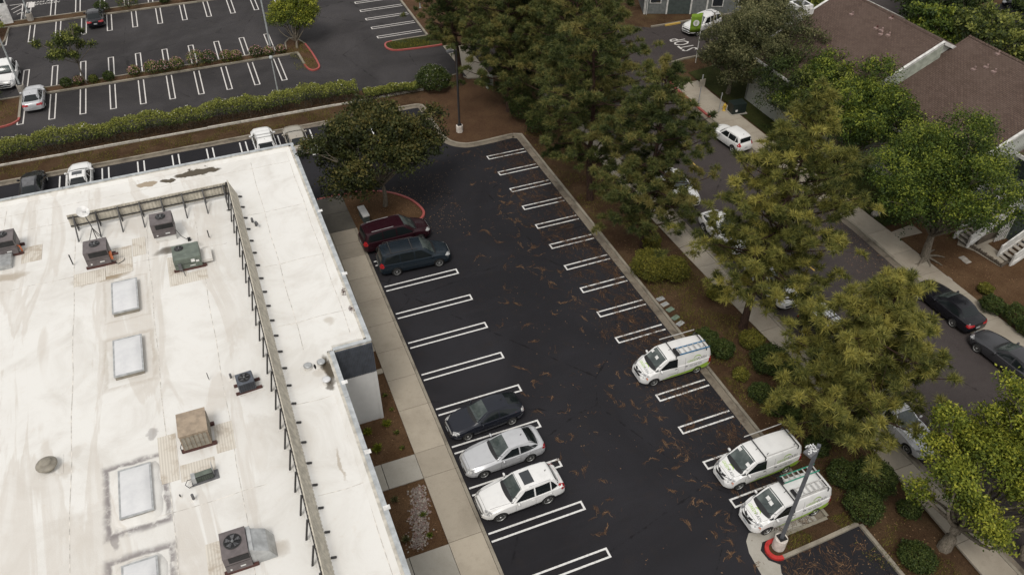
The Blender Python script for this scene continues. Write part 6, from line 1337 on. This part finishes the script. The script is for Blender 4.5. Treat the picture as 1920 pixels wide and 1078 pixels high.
lamp('pale lamp post at the left edge beside the west island', (-36.9,26.4), 9, .09,.07, [R(90),R(-90)], mat='pole_pale', bh=.8, br=.33, grp='tall pale lamp posts in the upper lot', basemat='stone', square=False)
x, y = G(524,192,.2); r_ = thing('lamp_post', 'short pale lamp post with a globe top behind the hedge', 'lamp post', (x,y-.8,.1)); MB().tube([(0,0,0),(0,0,4.7)], [.07,.05], 10).build('pole', 'pole_pale', r_); MB().lathe([(.05,0),(.17,.06),(.19,.16),(.14,.27),(.02,.31)], (0,0,4.68), 14).build('globe', 'pole_pale', r_, smooth=True)
x, y = G(684*1.0+0,0); xx, yy = G(788,17); r_ = thing('sign_pole', 'plain pale pole at the top edge on the soil strip', 'pole', (xx,yy,.1)); MB().tube([(0,0,0),(0,0,6)], .06, 8).build('pole', 'pole_pale', r_); MB().lathe([(.13,0),(.13,.06)], n=10).build('base_plate', 'galv', r_)
# banners
def banner(label, base, h, w, hh, logo, ang):
    r_ = thing('banner', label, 'banner', (base[0],base[1],.05), ang); MB().tube([(0,0,0),(0,0,h)], .035, 8).build('pole', 'white', r_)
    n_ = 8; vs = [(-w*i/n_-.04, .05*math.sin(i*1.2), h-.05-hh*j/4-.02*i) for i in range(n_+1) for j in range(5)]
    fs = [(i*5+j,(i+1)*5+j,(i+1)*5+j+1,i*5+j+1) for i in range(n_) for j in range(4)]; ob = MB().add(vs,fs).build('cloth', 'flag_green', r_, smooth=True); md = ob.modifiers.new('thick','SOLIDIFY'); md.thickness = .012
    if logo:
        rot = Matrix.Rotation(R(90),3,'X'); MB().lathe([(.01,0),(w*.29,.0)], (-w*.5-.04,-.085,h-.2-hh*.45), 24, rot, cap=False).build('emblem', 'white_print', r_)
        for dx in (-.06,.05): MB().box(-w*.5-.06+dx,-.10,h-.42-hh*.45,-w*.5-.02+dx,-.09,h-.02-hh*.45).build('emblem_mark', 'flag_green', r_)
    return r_
p0 = G(1304,118,.05); banner('olive green banner with a white round emblem on a white pole', p0, 5.2, 1.05, 1.9, True, R(-22))
p0 = G(1212,28,.05); banner('plain lime green banner cut by the top edge', p0, 4.2, 1.2, 1.5, False, R(-22))
# signs, hydrants, cabinets
p0 = G(1309,197,.1); r_ = thing('traffic_sign', 'grey post with a small square sign seen from behind at the road corner', 'sign', (*p0,.1)); MB().tube([(0,0,0),(0,0,3.0)], .05, 8).build('pole', 'galv', r_); MB().box(-.3,-.08,1.9,.3,-.055,2.6).build('sign_plate', 'vent', r_)
p0 = G(1331,80,.1); r_ = thing('street_light', 'curved arm street light in front of the greyish oak', 'street light', (*p0,.1)); MB().tube([(0,0,0),(0,0,3.2)], .08, 8).build('pole', 'stone', r_); MB().tube([(0,0,3.1),(-.5,0,3.5),(-1.1,0,3.6)], .04, 6).build('arm', 'galv', r_); MB().lathe([(.1,0),(.14,.1),(.02,.2)], (0,0,3.2), 10).build('cap', 'white', r_)
def hydrant(label, base, mat, grp='yellow fire hydrants'):
    r_ = thing('fire_hydrant', label, 'hydrant', (*base,.1), 0, grp); MB().lathe([(.17,0),(.17,.05),(.12,.06),(.12,.52),(.15,.54),(.15,.58),(.11,.66),(.04,.72),(.03,.76)], n=14).build('barrel', mat, r_, smooth=True)
    MB().tube([(-.22,0,.42),(.22,0,.42)], .055, 10).build('side_outlet', mat, r_); MB().tube([(0,0,.38),(0,-.2,.38)], .07, 10).build('front_outlet', mat, r_)
hydrant('yellow fire hydrant across the street beside the dark utility box', G(1357,208,.1), 'hydrant'); hydrant('yellow hydrant with a reddish base near the round bush', G(905,150,.1), 'hydrant')
p0 = G(1372,217,.1); r_ = thing('utility_box', 'dark green utility box beside the fire hydrant', 'utility box', (p0[0],p0[1],.1), R(-6)); MB().box(-.1,-.1,0,1.5,1.1,.08).build('pad', 'concrete_pale', r_); MB().box(0,0,.08,1.35,.95,.98).build('cabinet', 'dark_box', r_, bevel=.03); MB().box(.3,-.012,.3,.5,-.003,.5).build('sticker', 'white_print', r_); MB().box(-.02,-.02,.98,1.37,.97,1.02).build('lid', 'dark_box', r_)
p0 = G(1347,212,.1); r_ = thing('marker_post', 'thin pale post left of the fire hydrant', 'post', (*p0,.1)); MB().tube([(0,0,0),(0,0,2.0)], .04, 8).build('pole', 'galv', r_); MB().box(-.05,-.05,1.7,.05,-.04,2.0).build('plate', 'galv', r_)
p0 = G(918,165,.1); r_ = thing('electrical_cabinet', 'narrow grey green electrical cabinet under the pine', 'cabinet', (*p0,.1), R(5)); MB().box(-.3,-.2,0,.3,.2,1.25).build('cabinet', 'sage', r_, bevel=.02)
for i in range(6): MB().box(-.2,-.215,.25+i*.14,.2,-.203,.31+i*.14).build('louver', 'plastic_grey', r_)
p0 = G(687,420,.1); r_ = thing('monument_sign', 'small brown pillar with a pale grey slab top beside the maroon minivan', 'pillar', (-11.75,-5.9,.1), R(4)); MB().box(-.22,-.1,0,.22,1.2,.62).build('pillar', 'siding_dark', r_); MB().box(-.26,-.15,.62,.26,1.3,.74).build('slab_top', 'light_wall', r_, bevel=.02)
p0 = G(25,44,.0); r_ = thing('charging_kiosk', 'tall white slab kiosk with a dark window at the top left corner', 'kiosk', (p0[0]-.5,p0[1],0), R(6)); MB().box(-.5,-.25,0,.55,.25,3.3).build('cabinet', 'white', r_, bevel=.03); MB().box(-.38,-.27,2.35,.43,-.252,3.1).build('screen', 'pane', r_); MB().box(-.55,-.3,3.3,.6,.3,3.42).build('cap', 'ladder_green', r_)
for i, dx in enumerate((1.2,1.9)):
    r_ = thing('bollard', ['grey bollard beside the white kiosk','grey bollard second from the white kiosk'][i], 'bollard', (p0[0]+dx,p0[1]+.6,0)); MB().lathe([(.09,0),(.09,.9),(.05,.98)], n=12).build('post', 'galv', r_); MB().lathe([(.095,.75),(.095,.83)], n=12, cap=False).build('band', 'white', r_)
for i in range(16): pass

# ================================================================== NEEDLE LITTER AND LEAVES
def litter():
    rng = np.random.default_rng(77); Vs, Ts = [], []
    def strands(cx, cy, n, sx, sy, ang, curve, lw=(.0055,.011), ln=(.14,.32), tb=.45):
        # needles lie along a curved windrow
        t_ = rng.normal(0,.5,n); u = t_*sx; v = rng.normal(0,sy,n)+curve*(t_**2); ca, sa = math.cos(ang), math.sin(ang)
        x = cx+u*ca-v*sa; y = cy+u*sa+v*ca; th = ang+np.arctan(2*curve*t_/max(sx,.01))+rng.normal(0,.45,n); L_ = rng.uniform(*ln,n); w = rng.uniform(*lw,n)
        dx, dy = np.cos(th)*L_/2, np.sin(th)*L_/2; nx, ny = -np.sin(th)*w, np.cos(th)*w; z = .008+rng.random(n)*.014; bend = rng.normal(0,.10,n)*L_; mx_, my_ = x-np.sin(th)*bend, y+np.cos(th)*bend
        P = lambda a,b: np.stack([a,b,z],1)
        Vs.append(np.stack([P(x-dx-nx,y-dy-ny),P(mx_-nx,my_-ny),P(mx_+nx,my_+ny),P(x-dx+nx,y-dy+ny)],1).reshape(-1,3)); Vs.append(np.stack([P(mx_-nx,my_-ny),P(x+dx-nx,y+dy-ny),P(x+dx+nx,y+dy+ny),P(mx_+nx,my_+ny)],1).reshape(-1,3))
        tt = np.clip(rng.normal(tb,.2,n),0,1); Ts.append(tt); Ts.append(tt)
    # visible swirls, surveyed from the photo
    for px, py in [(945,540),(952,568),(905,432),(900,480),(880,440),(858,385),(915,435),(947,500),(1030,330),(985,365),(1075,345),(1000,425),(1050,510),(1040,590),(985,610),(975,500),(960,480),(935,455),(985,740),(1035,745),(1005,770),(1000,715),(1045,825),(1075,820),(1050,860),(1145,935),(1135,960),(1080,885),(1130,900),(1170,760),(1185,755),(1195,720),(1210,790),(1225,860),(1240,845),(1260,920),(1290,900),(1310,940),(1300,800),(1255,750),(1245,810),(1215,760),(1340,1000),(1290,980),(1370,1040),(1130,1000),(970,445),(975,690),(1000,640),(940,610),(1095,880),(1065,770),(1025,700),(970,570),(1120,960)]:
        x, y = G(px,py); strands(x,y,int(rng.integers(12,30)),rng.uniform(.2,.5),.05,rng.uniform(0,6.28),rng.uniform(-.5,.5), tb=.42)
    # windrows drifting under the pines over the right-hand stalls
    for i in range(230):
        y = rng.uniform(-44,1); x = 3.3-abs(rng.normal(0,1.9))
        if x < -3.5: continue
        strands(x,y,int(rng.integers(10,34)),rng.uniform(.35,1.1),.07,rng.uniform(1.0,2.4),rng.uniform(-.35,.35), tb=.34)
    for i in range(60):
        y = rng.uniform(-44,1); x = -.6-abs(rng.normal(0,.9)); strands(x,y,int(rng.integers(8,22)),rng.uniform(.2,.6),.05,rng.uniform(0,3.1),rng.uniform(-.4,.4), tb=.5)
    for i in range(260):
        y = rng.uniform(-44,1.5); strands(3.3-abs(rng.normal(0,1.7)),y,26,.7,.45,rng.uniform(0,3.1),0,lw=(.004,.008),tb=.30)
    for i in range(14): strands(rng.uniform(-6.5,-2),rng.uniform(-44,2),6,.8,.4,rng.uniform(0,3.1),0,tb=.4)
    for i in range(70): strands(rng.uniform(-.5,5),rng.uniform(-49,-41),14,.6,.1,rng.uniform(0,3.1),.2,tb=.5)
    # small leaves along the kerbs, near the island, on the street and in the gutter
    n = 5200; cx, cy = [], []
    for (x0,x1,y0,y1,k) in ((3.0,3.95,-39,2,520),(-7.5,-4.5,-9,-1,260),(-12.5,-7.4,-7,-2,520),(18.8,21.8,-26,-9,900),(10.5,11.6,-45,-20,260),(-6,3,-46,1,330),(-17.3,-14.6,-33.6,-21.4,200),(4.4,8.6,-46,10,1500),(-14.5,-12.7,-20,-2,120),(24.5,32,-32,-21.5,600),(.6,5,-49,-41,240),(3.0,8.0,-50,-41,240)):
        cx.append(rng.uniform(x0,x1,k)); cy.append(rng.uniform(y0,y1,k))
    x = np.concatenate(cx); y = np.concatenate(cy); n = len(x); c = np.stack([x,y,np.full(n,.012)],1)
    inb = ((x > 4.0) & (x < 8.8)) | ((x < -7.4) & (y > -7.2) & (y < -1)) | (x < -14.5); c[:,2] += np.where(inb,.112,0); c[:,2] += np.where(x > 24,.065,0)
    V, F_, _ = leaf_cloud(c, np.tile([0,0,1.],(n,1)), None, .085, rng, .12); Vs.append(V); Ts.append(np.clip(rng.normal(.72,.22,n),0,1))
    V = np.concatenate(Vs); T_ = np.concatenate(Ts)
    me = mesh_np('needle_litter', V, np.arange(len(V)).reshape(-1,4), 'litter', T_); o = link('needle_litter', me)
    tag(o, 'brown pine needles and small leaves swept into curls over the asphalt', 'pine litter', kind='stuff')
litter()
# dry grass and ground cover in the kerb bed
def grass(label, regions, seed, mat, h=.13, w=.012):
    rng = np.random.default_rng(seed); P = []
    for (x0,x1,y0,y1,k) in regions: P.append(np.stack([rng.uniform(x0,x1,k),rng.uniform(y0,y1,k)],1))
    P = np.concatenate(P); f = np.sin(P[:,0]*2.1+np.sin(P[:,1]*1.3)*2)+np.sin(P[:,1]*1.7+P[:,0]); P = P[f > -.3]; n = len(P); a = unit(n,rng); a[:,2] = np.abs(a[:,2])+.7; L_ = h*rng.uniform(.4,1.3,n)
    p0 = np.concatenate([P,np.full((n,1),.105)],1); th = rng.random(n)*6.28; s_ = np.stack([np.cos(th),np.sin(th),np.zeros(n)],1)*w
    V = np.stack([p0-s_,p0+s_,p0+a*L_[:,None]],1).reshape(-1,3); o = link('dry_grass' if 'dry' in label else 'ground_cover', mesh_np('grass', V, np.arange(n*3).reshape(-1,3), mat, np.clip(rng.normal(.5,.2,n),0,1))); tag(o, label, 'grass', kind='stuff')
grass('thin dry olive grass in the kerb side planting bed', [(4.3,8.4,-33,-18,12000),(4.3,8.4,-39,-33,2500),(1.0,5.0,-40.4,-39.6,1500),(4.3,8,-50,-41,5000),(4.3,8.2,-12,2,5000)], 9, 'leaf_olive')
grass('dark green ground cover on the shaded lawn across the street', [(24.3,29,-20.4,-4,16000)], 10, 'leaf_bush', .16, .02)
grass('dry grass and weeds along the foot of the long hedge', [(-44,-8,10.6,12.7,9000)], 11, 'leaf_olive', .13)
grass('dry grass tufts on the islands of the upper lot', [(-36,-12,25.5,26.6,2500),(-12,-9.9,21.5,28,1600),(-1.8,2.2,22.4,24.5,2500),(-44,-37.2,20.5,25.4,2500)], 12, 'leaf_olive', .15)
